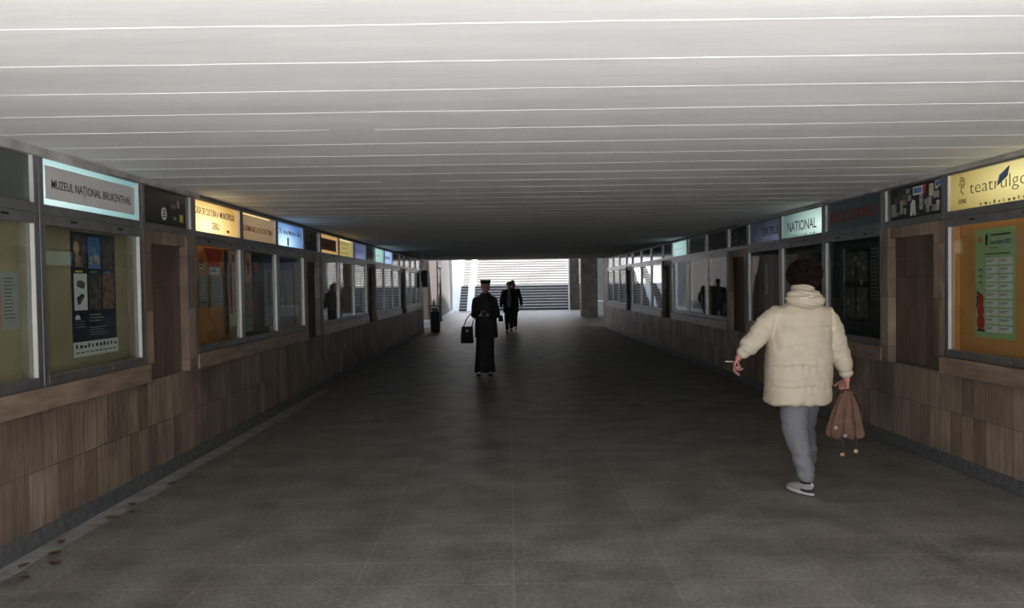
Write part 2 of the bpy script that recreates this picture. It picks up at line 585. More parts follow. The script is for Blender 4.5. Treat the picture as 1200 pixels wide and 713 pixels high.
# ------------------------------------------------------------------ display cases and sign boxes
def build_case(side, a, b, kd, spec):
    w_ = b - a
    base = wall_pt(side, a if side == 'L' else b)
    rz = RZ_L if side == 'L' else RZ_R
    root = thing('display_case', spec['label'], 'display case', base, rz,
                 'glazed display cases along the %s wall' % ('left' if side == 'L' else 'right'))
    # local: x along the wall to the right, y into the wall, z up
    zb, zt = (SILL1, 2.07) if side == 'L' else (SILL1 - .055, 2.07)
    g = .002
    fr = MB()
    fr.box(g, .055, -.012, .03, zb + g, zt)
    fr.box(w_ - .055, w_ - g, -.012, .03, zb + g, zt)
    fr.box(.055, w_ - .055, -.012, .03, zb + g, zb + .065)
    fr.box(.055, w_ - .055, -.012, .03, 2.005, zt)
    fr.build('frame', 'alu_dark', root, bevel=.003)
    # inner jamb on the far side, painted bright for the daylight it faces
    jb = MB()
    if side == 'L':
        jb.box(w_ - .062, w_ - .0555, -.0118, .0145, zb + .066, 2.004)
    else:
        jb.box(.0555, .062, -.0118, .0145, zb + .066, 2.004)
    jb.build('jamb_strip', 'alu_bright', root)
    x0, x1 = .0625, w_ - .0625
    MB().box(x0, x1, .015, .020, zb + .0655, 2.0045).build('glass_pane', 'glass', root)
    MB().box(.03, w_ - .03, .105, .12, zb + .02, 2.06).build('back_panel', spec.get('back', 'back_tan'), root)
    ln = MB()
    ln.box(.012, .03, .031, .12, zb + .01, 2.065)
    ln.box(w_ - .03, w_ - .012, .031, .12, zb + .01, 2.065)
    ln.box(.03, w_ - .03, .031, .105, zb + .01, zb + .03)
    ln.box(.03, w_ - .03, .031, .105, 2.045, 2.065)
    ln.build('case_lining', spec.get('lining', 'lining'), root)
    for xx in (.28 * w_, .74 * w_):
        MB().box(xx - .035, xx + .035, -.0145, -.0118, 2.036, 2.05).build('vent_slot', 'slot', root)
    MB().tube([(w_ * .62, -.017, zb + .03), (w_ * .62, -.011, zb + .03)], .006, 10).build('lock', 'alu_bright', root)
    if spec.get('lamp'):
        MB().tube([(.12, .065, 2.03), (w_ - .12, .065, 2.03)], .011, 10).build('lamp_tube', spec['lamp'], root)  # hidden tube, added to brighten the inside of the case
    return root

def build_sign(side, a, b, kd, spec):
    w_ = b - a
    base = wall_pt(side, a if side == 'L' else b)
    rz = RZ_L if side == 'L' else RZ_R
    root = thing('sign_box', spec['label'], 'sign', (base[0], base[1], 2.071), rz,
                 'framed sign boxes above the %s wall' % ('left' if side == 'L' else 'right'))
    z0, z1, zt = .062, .358, .380
    fr = MB()
    fr.box(.002, .05, -.012, .03, .001, zt)
    fr.box(w_ - .05, w_ - .002, -.012, .03, .001, zt)
    fr.box(.05, w_ - .05, -.012, .03, .001, z0)
    fr.box(.05, w_ - .05, -.012, .03, z1, zt)
    fr.build('frame', 'alu_dark', root, bevel=.003)
    jb = MB()  # far jamb, brightened for the daylight falling on it
    if side == 'L':
        jb.box(w_ - .058, w_ - .0505, -.0118, .0115, z0 + .001, z1 - .001)
    else:
        jb.box(.0505, .058, -.0118, .0115, z0 + .001, z1 - .001)
    jb.build('jamb_strip', 'alu_bright', root)
    MB().box(.03, w_ - .03, .0315, .2, .01, zt - .005).build('light_housing', 'panel_dark', root)
    MB().box(.0585, w_ - .0585, .012, .0305, z0 + .0005, z1 - .0005).build('sign_panel', spec['panel'], root)
    if 'draw' in spec:
        spec['draw'](root, w_, z0, z1)
    return root

def E(name, c, s, **k):
    M[name] = emit_mat(name, c, s, **k)
    return name

FY = .0115   # front of the sign sheet
def bar(root, name, m, x0, x1, z0, z1, y=FY, t=.0012):
    return MB().box(x0, x1, y - t, y - .0001, z0, z1).build(name, m, root)

def d_museum(r, w, z0, z1):
    p = MB().box(.098, w - .095, .003, .0115, z0 + .042, z1 - .042).build('name_plate', M['plate'], r)
    text('lettering', 'MUZEUL NA\u021aIONAL BRUKENTHAL', .057, 'ink', r, .16, .0028, z0 + .114, bold=.0035, width=w - .31)
def d_casa(r, w, z0, z1):
    text('lettering', 'CASA DE CULTURA A ', .066, 'ink_brown', r, .085, FY, z1 - .125, bold=.004, width=.60)
    text('lettering', 'MUNICIPIULUI', .066, 'ink_blue', r, .72, FY, z1 - .125, bold=.008, width=.40)
    text('lettering', 'SIBIU', .07, 'ink_brown', r, .50, FY, z0 + .045, bold=.004, width=.20)
    bar(r, 'sticker', 'ink_brown', .90, .97, z0 + .035, z0 + .06)
def d_fil(r, w, z0, z1):
    text('lettering', 'FILARMONICA DE STAT SIBIU', .064, 'ink_red', r, .08, FY, z0 + .10, bold=.004, width=w - .19)
    bar(r, 'light_gap', M['strip_warm'], .07, w - .22, z1 - .016, z1 - .004)
def d_ctr(r, w, z0, z1):
    text('lettering', 'C.TR. Amici Mun\u021bilor Sibiu', .066, 'ink_blue', r, .075, FY, z0 + .16, bold=.004, width=w - .19)
    bar(r, 'sticker', 'ink', .52, .59, z0 + .01, z0 + .12)
def d_frame_warm(r, w, z0, z1):
    bar(r, 'picture_print', M['brown_print'], .09, w - .16, z0 + .05, z1 - .06, t=.008)
    for i in range(5):
        bar(r, 'lettering', M['brown_text'], .22 + i * .13, .22 + i * .13 + .07, z0 + .10, z1 - .12, y=FY - .0081)
def d_yel(r, w, z0, z1):
    bar(r, 'light_gap', M['strip_yel'], .07, w - .12, z1 - .022, z1 - .006)
    for zz, a, b_ in ((z1 - .09, .15, .9), (z0 + .13, .3, .8), (z0 + .045, .2, .85)):
        bar(r, 'lettering', M['em_faint'], a, b_, zz, zz + .028)
def d_lines_blue(r, w, z0, z1):
    for i in range(6):
        bar(r, 'lettering', 'em_slate_text', .16 + i * .14, .16 + i * .14 + .09, z0 + .11, z0 + .18)
def d_lines(r, w, z0, z1):
    for i in range(5):
        bar(r, 'lettering', 'em_faint_pale', .2 + i * .15, .2 + i * .15 + .1, z0 + .12, z0 + .17)
def d_gong(r, w, z0, z1):
    # masked figure logo with the small word GONG under it, then the thin lower-case name
    mb = MB()
    for (cx, cz, rr) in ((.205, z0 + .245, .022), (.235, z0 + .235, .018), (.19, z0 + .205, .016), (.225, z0 + .19, .02), (.245, z0 + .205, .012)):
        pts = [(cx + rr * math.cos(t * PI / 6), cz + rr * .9 * math.sin(t * PI / 6)) for t in range(12)]
        pin = [(cx + .6 * rr * math.cos(t * PI / 6), cz + .5 * rr * math.sin(t * PI / 6)) for t in range(12)]
        for t in range(12):
            u = (t + 1) % 12
            mb.poly([pts[t], pts[u], pin[u], pin[t]], FY - .0012, FY - .0001)
    mb.tube([(.215, FY - .001, z0 + .19), (.20, FY - .001, z0 + .15), (.235, FY - .001, z0 + .12)], .004, 6)
    mb.build('logo', 'ink_grey', r)
    text('lettering', 'GONG', .036, 'ink_grey', r, .165, FY, z0 + .05, bold=.02, width=.105)
    text('lettering', 'teatrulgong', .098, 'ink_grey', r, .315, FY, z0 + .115, bold=-.014, width=.86)
    s = MB()
    s.add([(.655, FY - .002, z0 + .135), (.775, FY - .002, z0 + .195), (.80, FY - .002, z0 + .27), (.68, FY - .002, z0 + .21)], [(0, 1, 2, 3)])
    s.add([(.655, FY - .0035, z0 + .135), (.775, FY - .0035, z0 + .195), (.80, FY - .0035, z0 + .27), (.68, FY - .0035, z0 + .21)], [(0, 1, 2, 3)])
    st = s.build('sticker', 'ink', r)
    MB().add([(.67, FY - .0038, z0 + .148), (.768, FY - .0038, z0 + .199), (.785, FY - .0038, z0 + .255), (.687, FY - .0038, z0 + .206)], [(0, 1, 2, 3)]).build('sticker_face', 'skyblue', st)
    MB().add([(.664, FY - .0042, z0 + .158), (.672, FY - .0042, z0 + .161), (.689, FY - .0042, z0 + .208), (.681, FY - .0042, z0 + .204)], [(0, 1, 2, 3)]).build('sticker_edge', 'paper', st)
    for i in range(14):
        xx = .45 + i * .055
        if xx < w - .1:
            bar(r, 'scratch', 'ink_grey', xx, xx + random.uniform(.006, .03), z0 + .012, z0 + .02 + random.uniform(0, .018))
def d_word(word, m, x0, wd, h=.10):
    def f(r, w, z0, z1):
        text('lettering', word, h, m, r, x0, FY, z0 + .085, bold=.008, width=wd)
    return f
def d_national(r, w, z0, z1):
    text('lettering', 'NATIONAL', .125, 'ink_brown', r, .20, FY, z0 + .075, bold=.004, width=.92)
    for i in range(9):
        bar(r, 'scratch', 'ink_grey', .3 + i * .09, .315 + i * .09 + .02 * (i % 3), z0 + .012, z0 + .026)
def d_stickers_dense(r, w, z0, z1):
    items = [(.055, .035, .10, .12, 'paper_dull'), (.14, .11, .05, .10, 'dark_mix'), (.19, .20, .06, .07, 'navy'), (.23, .05, .06, .13, 'grey_mix'),
             (.30, .13, .07, .09, 'warm_mix'), (.31, .045, .05, .055, 'paper_dull'), (.40, .16, .06, .05, 'grey_mix'), (.36, .23, .07, .04, 'paper_dull'),
             (.62, .06, .06, .14, 'grey_mix'), (.80, .165, .075, .11, 'paper_cream'), (.71, .10, .05, .05, 'grey_mix'), (.77, .08, .07, .08, 'paper_dull'),
             (.74, .03, .06, .08, 'grey_mix'), (.85, .03, .12, .06, 'grey_mix'), (.87, .14, .10, .06, 'paper_dull'), (.90, .21, .05, .05, 'green'),
             (.93, .03, .05, .09, 'paper'), (.10, .20, .04, .05, 'dark_mix'), (.16, .035, .05, .04, 'warm_mix')]
    x_off = .02
    sc = (w - .17) / 1.0
    for (x, z, a, b_, m) in items:
        zz = min(z0 + z, z1 - b_ - .004)
        bar(r, 'sticker', m, x_off + .06 + x * sc, x_off + .06 + x * sc + a * .95, zz, zz + b_ * .98)
    # trousers-shaped white sticker
    x = .06 + x_off + .44 * sc
    MB().poly([(x, z0 + .02), (x + .045, z0 + .02), (x + .055, z0 + .07), (x + .065, z0 + .02), (x + .10, z0 + .02), (x + .085, z0 + .15), (x + .05, z0 + .165), (x + .015, z0 + .13)], FY - .0015, FY - .0001).build('sticker', 'paper', r)
    for (x, z, rot) in ((.50, z0 + .20, 0), (.92, z0 + .215, .25)):
        xx = .06 + x_off + x * sc
        pts = [(0, 0), (.16, 0), (.16, .075), (0, .075)]
        ca, sa = math.cos(rot), math.sin(rot)
        q = [(min(w - .06, xx + ca * p[0] - sa * p[1]), min(z1 - .002, z + sa * p[0] + ca * p[1])) for p in pts]
        s = MB().poly(q, FY - .002, FY - .0001).build('sticker', 'paper', r)
        c = (sum(p[0] for p in q) / 4, sum(p[1] for p in q) / 4)
        MB().poly([(c[0] + .78 * (p[0] - c[0]), c[1] + .62 * (p[1] - c[1])) for p in q], FY - .003, FY - .0021).build('sticker_face', 'skyblue', s)
        if rot == 0:
            bar(r, 'sticker', 'red', xx + .165, xx + .205, z - .005, z + .08)
def d_stickers_few(r, w, z0, z1):
    cx, cz = .44, z0 + .10
    pts = [(cx + .052 * math.cos(t * PI / 10), cz + .055 * math.sin(t * PI / 10)) for t in range(20)]
    s = MB().poly(pts, FY - .0015, FY - .0001).build('sticker', 'paper', r)
    mb = MB()
    for i in range(3):
        mb.box(cx - .025, cx + .025, FY - .0025, FY - .0016, cz - .03 + i * .024, cz - .018 + i * .024)
    mb.build('sticker_print', 'ink', s)
    bar(r, 'sticker', 'dark_mix', .56, .68, z0 + .15, z0 + .205)
    bar(r, 'sticker', 'grey_mix', .60, .67, z0 + .165, z0 + .19, y=FY - .0013)
    bar(r, 'sticker', 'paper_dull', .70, .75, z0 + .175, z0 + .24)
    bar(r, 'sticker', 'green', .62, .68, z0 + .065, z0 + .09)
    bar(r, 'sticker', 'yellow', .75, .82, z0 + .05, z0 + .12)
def d_stickers_dark(r, w, z0, z1):
    for i in range(9):
        x = random.uniform(.1, w - .2); z = random.uniform(z0 + .02, z1 - .09)
        bar(r, 'sticker', random.choice(['dark_mix', 'navy', 'warm_mix', 'panel_slate']), x, x + random.uniform(.04, .09), z, z + random.uniform(.03, .07))

E('em_cyan', (.42, .78, .80), 1.0, hot=(.80, .97, .96), hot_at=(.0, .3), soft=1.0, base=.35)
M['plate'] = mat('grey_name_plate', (.70, .68, .67), .5, .05, 5)
E('em_amber', (.85, .50, .13), 1.9, hot=(1.0, .86, .42), hot_at=(.25, .2), soft=.75, base=.32)
E('em_tan', (.36, .24, .13), .62, hot=(.45, .31, .17), hot_at=(.4, .6), soft=1.0, base=.75)
E('em_blue', (.10, .24, .60), 1.6, hot=(.55, .80, 1.0), hot_at=(.3, .1), soft=.75, base=.40)
E('strip_warm', (1.0, .75, .32), 1.1, base=1)
E('em_strip', (.85, .50, .18), .6, base=.8)
E('em_slate_text', (.10, .13, .30), .5, base=.8)
E('em_faint', (.46, .33, .08), .55, base=.8)
E('em_faint_pale', (.40, .55, .56), .75, base=.8)
M['brown_print'] = mat('brown_print', (.34, .17, .10), .6, .3, 12)
M['brown_text'] = mat('dark_red_text', (.30, .07, .04), .6, .3, 12)
E('em_olive', (.55, .45, .12), .6, hot=(.62, .54, .18), base=.8)
E('strip_yel', (1.0, .95, .55), .9, base=1)
E('em_slate', (.14, .17, .34), .62, hot=(.24, .30, .55), hot_at=(.6, .0), soft=.9, base=.5)
E('em_mint', (.35, .62, .58), .9, hot=(.45, .75, .68), hot_at=(.3, .6), base=.7)
E('em_sky', (.22, .38, .75), 1.0, hot=(.45, .62, .95), hot_at=(.5, .6), base=.6)
E('em_gong', (.62, .47, .12), 1.0, hot=(.98, .88, .42), hot_at=(.75, .55), soft=.85, base=.30)
E('em_nat', (.20, .36, .33), 1.05, hot=(.72, .93, .84), hot_at=(.95, .35), soft=.95, base=.35)
E('em_tea', (.045, .065, .11), .5, hot=(.16, .20, .30), hot_at=(.9, .05), soft=.8, base=.4)
E('em_radu', (.012, .02, .02), .6, base=.8)  # dark panel given a faint glow of its own
E('em_far', (.28, .55, .55), .9, hot=(.5, .75, .72), hot_at=(.3, .5), base=.6)
E('lamp_warm', (1.0, .62, .24), 5.0, base=1)
E('lamp_faint', (1.0, .80, .50), .7, base=1)
E('lamp_blue', (.5, .65, 1.0), .5, base=1)

SIGN = {
    'A': dict(panel='panel_green', label='blank dull green sign panel nearest the camera on the left wall'),
    'B': dict(panel='em_cyan', draw=d_museum, label='white sign reading MUZEUL NAȚIONAL BRUKENTHAL in a glowing pale cyan border'),
    'D': dict(panel='em_amber', draw=d_casa, label='glowing amber sign reading CASA DE CULTURA A MUNICIPIULUI SIBIU'),
    'E': dict(panel='em_tan', draw=d_fil, label='dull tan lit sign reading FILARMONICA DE STAT SIBIU in dark red'),
    'F': dict(panel='em_blue', draw=d_ctr, label='bright blue lit sign with dark blue lettering beginning C.TR.'),
    'H': dict(panel='em_strip', draw=d_frame_warm, label='brown sign with glowing orange strips above and below its panel'),
    'I': dict(panel='em_olive', draw=d_yel, label='olive yellow lit sign between the brown sign and the slate blue sign'),
    'J': dict(panel='em_slate', draw=d_lines_blue, label='slate blue faintly lit sign right of the olive yellow sign'),
    'L': dict(panel='em_mint', draw=d_lines, label='pale mint lit sign far down the left wall'),
    'M': dict(panel='em_sky', draw=d_lines_blue, label='sky blue lit sign next beyond the pale mint sign, left wall'),
    'N': dict(panel='panel_dark', label='dark unlit sign panel next beyond the sky blue sign, left wall'),
    'P': dict(panel='panel_slate', label='unlit slate sign panel, third from the far end of the left wall'),
    'Q': dict(panel='panel_slate', label='unlit slate sign panel, second from the far end of the left wall'),
    'R': dict(panel='panel_slate', label='unlit slate sign panel last at the far end of the left wall'),
    'a': dict(panel='em_gong', draw=d_gong, label='glowing yellow sign reading teatrulgong with a blue sticker on it'),
    'b': dict(panel='em_radu', draw=d_word('RADU STANCA', 'ink_red', .11, 1.13, .115), label='dark unlit sign reading RADU STANCA in red'),
    'c': dict(panel='em_nat', draw=d_national, label='pale green lit sign reading NATIONAL in brown letters'),
    'd': dict(panel='em_tea', draw=d_word('TEATRUL', 'ink_brown', .56, .72, .115), label='dim blue grey sign reading TEATRUL beside the lit NATIONAL sign'),
    'e': dict(panel='panel_dark', label='dark unlit sign panel, first beyond the dark sticker panel on the right wall'),
    'f': dict(panel='panel_dark', label='dark unlit sign panel just before the glowing mint sign, right wall'),
    'g': dict(panel='em_far', draw=d_lines, label='glowing mint green sign far down the right wall'),
    'h': dict(panel='panel_slate', label='unlit slate sign panel, sixth from the far end of the right wall'),
    'i': dict(panel='panel_slate', label='unlit slate sign panel, fifth from the far end of the right wall'),
    'j': dict(panel='panel_slate', label='unlit slate sign panel, fourth from the far end of the right wall'),
    'k': dict(panel='panel_slate', label='unlit slate sign panel, third from the far end of the right wall'),
    'l': dict(panel='panel_slate', label='unlit slate sign panel, second from the far end of the right wall'),
    'm': dict(panel='panel_slate', label='unlit slate sign panel last at the far end of the right wall'),
}
BLANK_L = [dict(panel='panel_dark', draw=d_stickers_few, label='dark panel with a round white sticker left of the amber sign'),
           dict(panel='panel_dark', draw=d_stickers_dark, label='dark blank panel between the bright blue sign and the brown sign'),
           dict(panel='panel_dark', label='dark blank panel between the slate blue sign and the pale mint sign'),
           dict(panel='panel_dark', label='dark blank panel over the farthest stone niche of the left wall')]
BLANK_R = [dict(panel='panel_dark', draw=d_stickers_dense, label='black panel crowded with stickers left of the yellow teatrulgong sign'),
           dict(panel='panel_dark', draw=d_stickers_dark, label='black panel with dim stickers left of the TEATRUL sign'),
           dict(panel='panel_dark', label='dark blank panel next beyond the glowing mint sign, right wall'),
           dict(panel='panel_dark', label='dark blank panel over the farthest stone niche of the right wall')]
CASE = {
    'A': dict(label='display case with a tan back board at the left edge of the photo'),
    'B': dict(label='display case with the dark museum poster under the white museum sign'),
    'D': dict(label='display case with orange back under the amber sign', back='back_orange', lamp='lamp_faint'),
    'E': dict(label='display case with dark posters under the tan sign', back='back_dark', lamp='lamp_faint'),
    'F': dict(label='display case with a blue topped poster under the bright blue sign', back='back_tan', lamp='lamp_blue'),
    'H': dict(label='display case under the brown sign with orange strips'),
    'I': dict(label='display case under the olive yellow sign'),
    'J': dict(label='display case under the slate blue sign'),
    'L': dict(label='display case under the pale mint sign'),
    'M': dict(label='display case under the sky blue sign'),
    'N': dict(label='display case under the dark panel beyond the sky blue sign'),
    'P': dict(label='display case third from the far end of the left wall'),
    'Q': dict(label='display case second from the far end of the left wall'),
    'R': dict(label='display case last at the far end of the left wall'),
    'a': dict(label='orange lit display case with a green programme under the yellow sign', back='back_orange', lining='back_orange', lamp='lamp_faint'),
    'b': dict(label='dark display case under the RADU STANCA sign', back='back_dark', lining='back_dark'),
    'c': dict(label='dark display case under the NATIONAL sign, behind the curly haired head', back='back_dark', lining='back_dark'),
    'd': dict(label='dark display case under the TEATRUL sign', back='back_dark', lining='back_dark'),
    'e': dict(label='display case first beyond the niche left of the TEATRUL sign', back='back_grey'),
    'f': dict(label='display case next before the one under the glowing mint sign, right wall', back='back_grey'),
    'g': dict(label='display case under the glowing mint sign, right wall', back='back_tan'),
    'h': dict(label='display case sixth from the far end of the right wall', back='back_grey'),
    'i': dict(label='display case fifth from the far end of the right wall', back='back_grey'),
    'j': dict(label='display case fourth from the far end of the right wall', back='back_grey'),
    'k': dict(label='display case third from the far end of the right wall', back='back_grey'),
    'l': dict(label='display case second from the far end of the right wall', back='back_grey'),
    'm': dict(label='display case last at the far end of the right wall', back='back_grey'),
}
for k_ in 'HIJLMNPQR':
    CASE[k_].setdefault('back', 'back_grey' if k_ not in 'HI' else 'back_tan')
for side, bays, blanks in (('L', left_bays, BLANK_L), ('R', right_bays, BLANK_R)):
    bi = 0
    for (a, b, kd) in bays:
        if kd:
            build_case(side, a, b, kd, CASE[kd])
            build_sign(side, a, b, kd, SIGN[kd])
        else:
            build_sign(side, a, b, kd, blanks[bi]); bi += 1

# ------------------------------------------------------------------ papers inside the cases
BAY = {('L', k): (a, b) for a, b, k in left_bays if k}
BAY.update({('R', k): (a, b) for a, b, k in right_bays if k})
def sheet(side, kd, x0, x1, z0, z1, m, label, name='poster', d=.1025, cat='poster', group=None):
    a, b = BAY[(side, kd)]
    k = 1 + d / (2.94 if side == 'L' else 3.66)
    x0, x1 = ((a + x0) * k - a, (a + x1) * k - a) if side == 'L' else (b - (b - x0) * k, b - (b - x1) * k)
    x1 = min(x1, b - a - .035)
    z0, z1 = max((z0 - 1.58) * k + 1.58, 1.02), min((z1 - 1.58) * k + 1.58, 2.042)
    base = wall_pt(side, a if side == 'L' else b)
    rz = RZ_L if side == 'L' else RZ_R
    into = Vector((math.cos(rz + PI / 2), math.sin(rz + PI / 2), 0)) * d
    along = Vector((math.cos(rz), math.sin(rz), 0)) * x0
    p = Vector(base) + into + along
    root = thing(name, label, cat, (p.x, p.y, z0), rz, group)
    MB().box(0, x1 - x0, -.0015, 0, 0, z1 - z0).build('sheet', m, root)
    return root
def part(root, name, m, x0, x1, z0, z1, y=-.0016, t=.0008):
    return MB().box(x0, x1, y - t, y, z0, z1).build(name, m, root)
def lines(root, m, x0, x1, z0, n, dz, h=.006, y=-.0016, rnd=.3):
    mb = MB()
    for i in range(n):
        e = x1 - random.uniform(0, rnd) * (x1 - x0)
        mb.box(x0, e, y - .0006, y, z0 - i * dz, z0 - i * dz + h)
    return mb.build('printed_lines', m, root)

# museum poster
r = sheet('L', 'B', .345, .92, 1.13, 1.985, 'navy', 'tall dark museum poster with six pictures and a white strip below')
for i in range(3):
    part(r, 'picture_print', ['dark_mix', 'skyblue', 'dark_mix'][i], .03 + i * .19, .195 + i * .19, .63, .86)
MB().poly([(.07 + .035 * math.cos(t * PI / 8), .77 + .05 * math.sin(t * PI / 8)) for t in range(16)], -.0032, -.0025).build('picture_print', 'flesh_print', r)
MB().poly([(.04, .64), (.15, .64), (.14, .70), (.09, .73), (.05, .70)], -.0032, -.0025).build('picture_print', 'warm_mix', r)
MB().poly([(.24, .66), (.37, .66), (.37, .72), (.33, .73), (.31, .82), (.29, .73), (.24, .71)], -.0032, -.0025).build('picture_print', 'grey_mix', r)
part(r, 'picture_print', 'paper', .03, .195, .33, .59)
MB().poly([(.06, .50), (.15, .48), (.17, .52), (.13, .54), (.07, .54)], -.0032, -.0025).build('picture_print', 'dark_mix', r)
MB().poly([(.07, .37), (.10, .37), (.16, .43), (.13, .45), (.06, .42)], -.0032, -.0025).build('picture_print', 'dark_mix', r)
part(r, 'picture_print', 'dark_mix', .22, .385, .33, .59)
part(r, 'picture_print', 'warm_mix', .41, .575, .33, .60)
for i, m in enumerate(('yellow', 'green', 'skyblue')):
    part(r, 'picture_tab', m, .05 + i * .19, .14 + i * .19, .598, .612)
part(r, 'logo_strip', 'paper', 0, .61, .0, .105, y=-.0026)
mb = MB()
for i in range(11):
    mb.box(.03 + i * .052, .03 + i * .052 + random.uniform(.02, .04), -.0042, -.0035, .06, .06 + random.uniform(.015, .03))
for i in range(9):
    mb.box(.03 + i * .062, .03 + i * .062 + .045, -.0042, -.0035, .025, .033)
mb.build('printed_marks', 'ink', r)
lines(r, 'paper_dull', .22, .42, .29, 3, .022)
lines(r, 'paper_dull', .22, .48, .20, 4, .018, h=.004)
MB().poly([(.03, .265), (.10, .265), (.09, .29), (.065, .30), (.04, .29)], -.0032, -.0025).build('logo', 'paper', r)
lines(r, 'paper_dull', .03, .18, .25, 3, .02, h=.004)

r = sheet('L', 'A', .92, 1.08, 1.36, 1.70, 'paper_dull', 'single white notice on the tan board at the left edge', 'notice')
lines(r, 'ink', .02, .12, .31, 12, .022, h=.005)
# case D: pennant, notices, orange lower board, tall schedule
r = sheet('L', 'D', .24, .75, 1.80, 1.985, 'back_orange', 'red pennant hanging in the orange case under the amber sign', 'pennant', cat='pennant', d=.05)
MB().poly([(.0, .185), (.50, .185), (.40, .0), (.14, .0)], -.004, -.0016).build('pennant_cloth', 'red', r)
r = sheet('L', 'D', .12, .26, 1.76, 1.84, 'paper_cream', 'small cream card at the near top of the orange case', 'card', cat='card', d=.05)
lines(r, 'ink', .02, .12, .07, 2, .03, h=.01)
r = sheet('L', 'D', .38, .64, 1.725, 1.80, 'paper', 'small white card under the red pennant', 'card', cat='card', d=.042)
lines(r, 'ink_blue', .02, .2, .045, 2, .02, h=.009)
r = sheet('L', 'D', .11, .31, 1.40, 1.71, 'paper_dull', 'dull notice nearest in the orange case, lower row', 'notice', d=.05)
lines(r, 'ink', .02, .18, .28, 9, .028, h=.004)
r = sheet('L', 'D', .40, .72, 1.40, 1.71, 'paper_dull', 'dull notice in the orange case beside the tall schedule', 'notice', d=.05)
lines(r, 'ink', .02, .28, .28, 9, .028, h=.004)
r = sheet('L', 'D', .78, .88, 1.10, 1.985, 'back_dark', 'narrow black strip between the notices and the tall cream schedule', 'strip', cat='strip', d=.05)
r = sheet('L', 'D', .875, 1.13, 1.18, 1.985, 'paper_cream', 'tall cream schedule with purple and red blocks, far side of the orange case', d=.05)
part(r, 'printed_block', 'red', .13, .20, .70, .78)
part(r, 'printed_block', M['brown_text'], .03, .11, .14, .68)
lines(r, 'ink', .135, .22, .65, 20, .026, h=.006)
# case E
r = sheet('L', 'E', .10, .32, 1.10, 1.985, 'paper_cream', 'cream poster with a small red figure, near side of the dark poster case', d=.05)
MB().poly([(.08, .66), (.14, .66), (.14, .74), (.19, .76), (.15, .80), (.11, .85), (.08, .80), (.03, .77), (.08, .75)], -.003, -.0016).build('printed_figure', 'red', r)
part(r, 'printed_block', 'grey_mix', .0, .22, .0, .56)
part(r, 'printed_block', 'orange', .03, .19, .30, .34, y=-.0026)
r = sheet('L', 'E', .325, .60, 1.10, 1.985, 'back_dark', 'black poster with red print in the case under the tan sign', d=.05)
part(r, 'printed_block', 'red', .10, .20, .68, .80)
lines(r, M['brown_text'], .04, .25, .60, 14, .04, h=.02)
r = sheet('L', 'E', .76, 1.20, 1.12, 1.98, 'grey_mix', 'pale poster with a blue top at the far side of the dark poster case', d=.05)
part(r, 'printed_block', 'blue', 0, .32, .70, .86)
part(r, 'printed_block', 'dark_mix', .14, .25, .10, .68)
# case F
r = sheet('L', 'F', .12, .77, 1.10, 1.985, 'grey_mix', 'wide poster with a deep blue border in the case under the blue sign', d=.05)
part(r, 'printed_block', 'blue', 0, .66, .72, .885)
part(r, 'printed_block', 'navy', .60, .66, 0, .72)
part(r, 'printed_block', 'paper_dull', .0, .59, .22, .27)
MB().poly([(.05, .72), (.17, .72), (.29, .2), (.19, .2)], -.003, -.0016).build('printed_band', 'navy', r)
# green programme in the orange case on the right
r = sheet('R', 'a', .415, .885, 1.12, 1.955, 'paper_green', 'tall green monthly programme with white event boxes and red rings')
W_ = .47
text('lettering', 'septembrie 2025', .034, 'ink', r, .19, -.0018, .735, bold=.004, width=.24)
lines(r, 'ink', .19, .43, .80, 1, .02, h=.012, rnd=0)
lines(r, 'ink', .12, .42, .655, 1, .02, h=.008, rnd=0)
lines(r, 'ink_grey', .19, .30, .70, 1, .02, h=.008)
MB().poly([(.06 + .028 * math.cos(t * PI / 8), .775 + .028 * math.sin(t * PI / 8)) for t in range(16)], -.003, -.0016).build('logo', 'orange', r)
MB().poly([(.125, .73), (.155, .73), (.15, .76), (.16, .80), (.14, .825), (.125, .80), (.13, .76)], -.003, -.0016).build('logo', 'ink', r)
for i in range(9):
    for j in range(2):
        bx = part(r, 'event_box', 'paper', .135 + j * .165, .285 + j * .165, .575 - i * .066, .627 - i * .066)
        q = MB()
        q.box(.142 + j * .165, .25 + j * .165 - random.uniform(0, .04), -.0034, -.0026, .608 - i * .066, .613 - i * .066)
        q.box(.142 + j * .165, .21 + j * .165, -.0034, -.0026, .597 - i * .066, .601 - i * .066)
        q.build('printed_lines', 'ink', bx)
mb = MB()
for cz, rr in ((.30, .038), (.215, .042), (.12, .05)):
    mb.poly([(.068 + rr * math.cos(t * PI / 10), cz + (rr + .012) * math.sin(t * PI / 10)) for t in range(20)], -.003, -.0016)
mb.build('printed_rings', 'red', r)
part(r, 'printed_base', 'ink', .025, .115, .045, .065)
mb = MB()
mb.tube([(.03, -.003, .33), (.035, -.003, .27), (.02, -.003, .24)], .006, 6)
mb.tube([(.03, -.003, .36), (.05, -.003, .34)], .008, 6)
for i in range(3):
    mb.tube([(.04, -.0025, .53 - i * .05), (.07, -.0025, .545 - i * .05), (.09, -.0025, .52 - i * .05)], .0035, 6)
mb.build('printed_figure', 'ink', r)
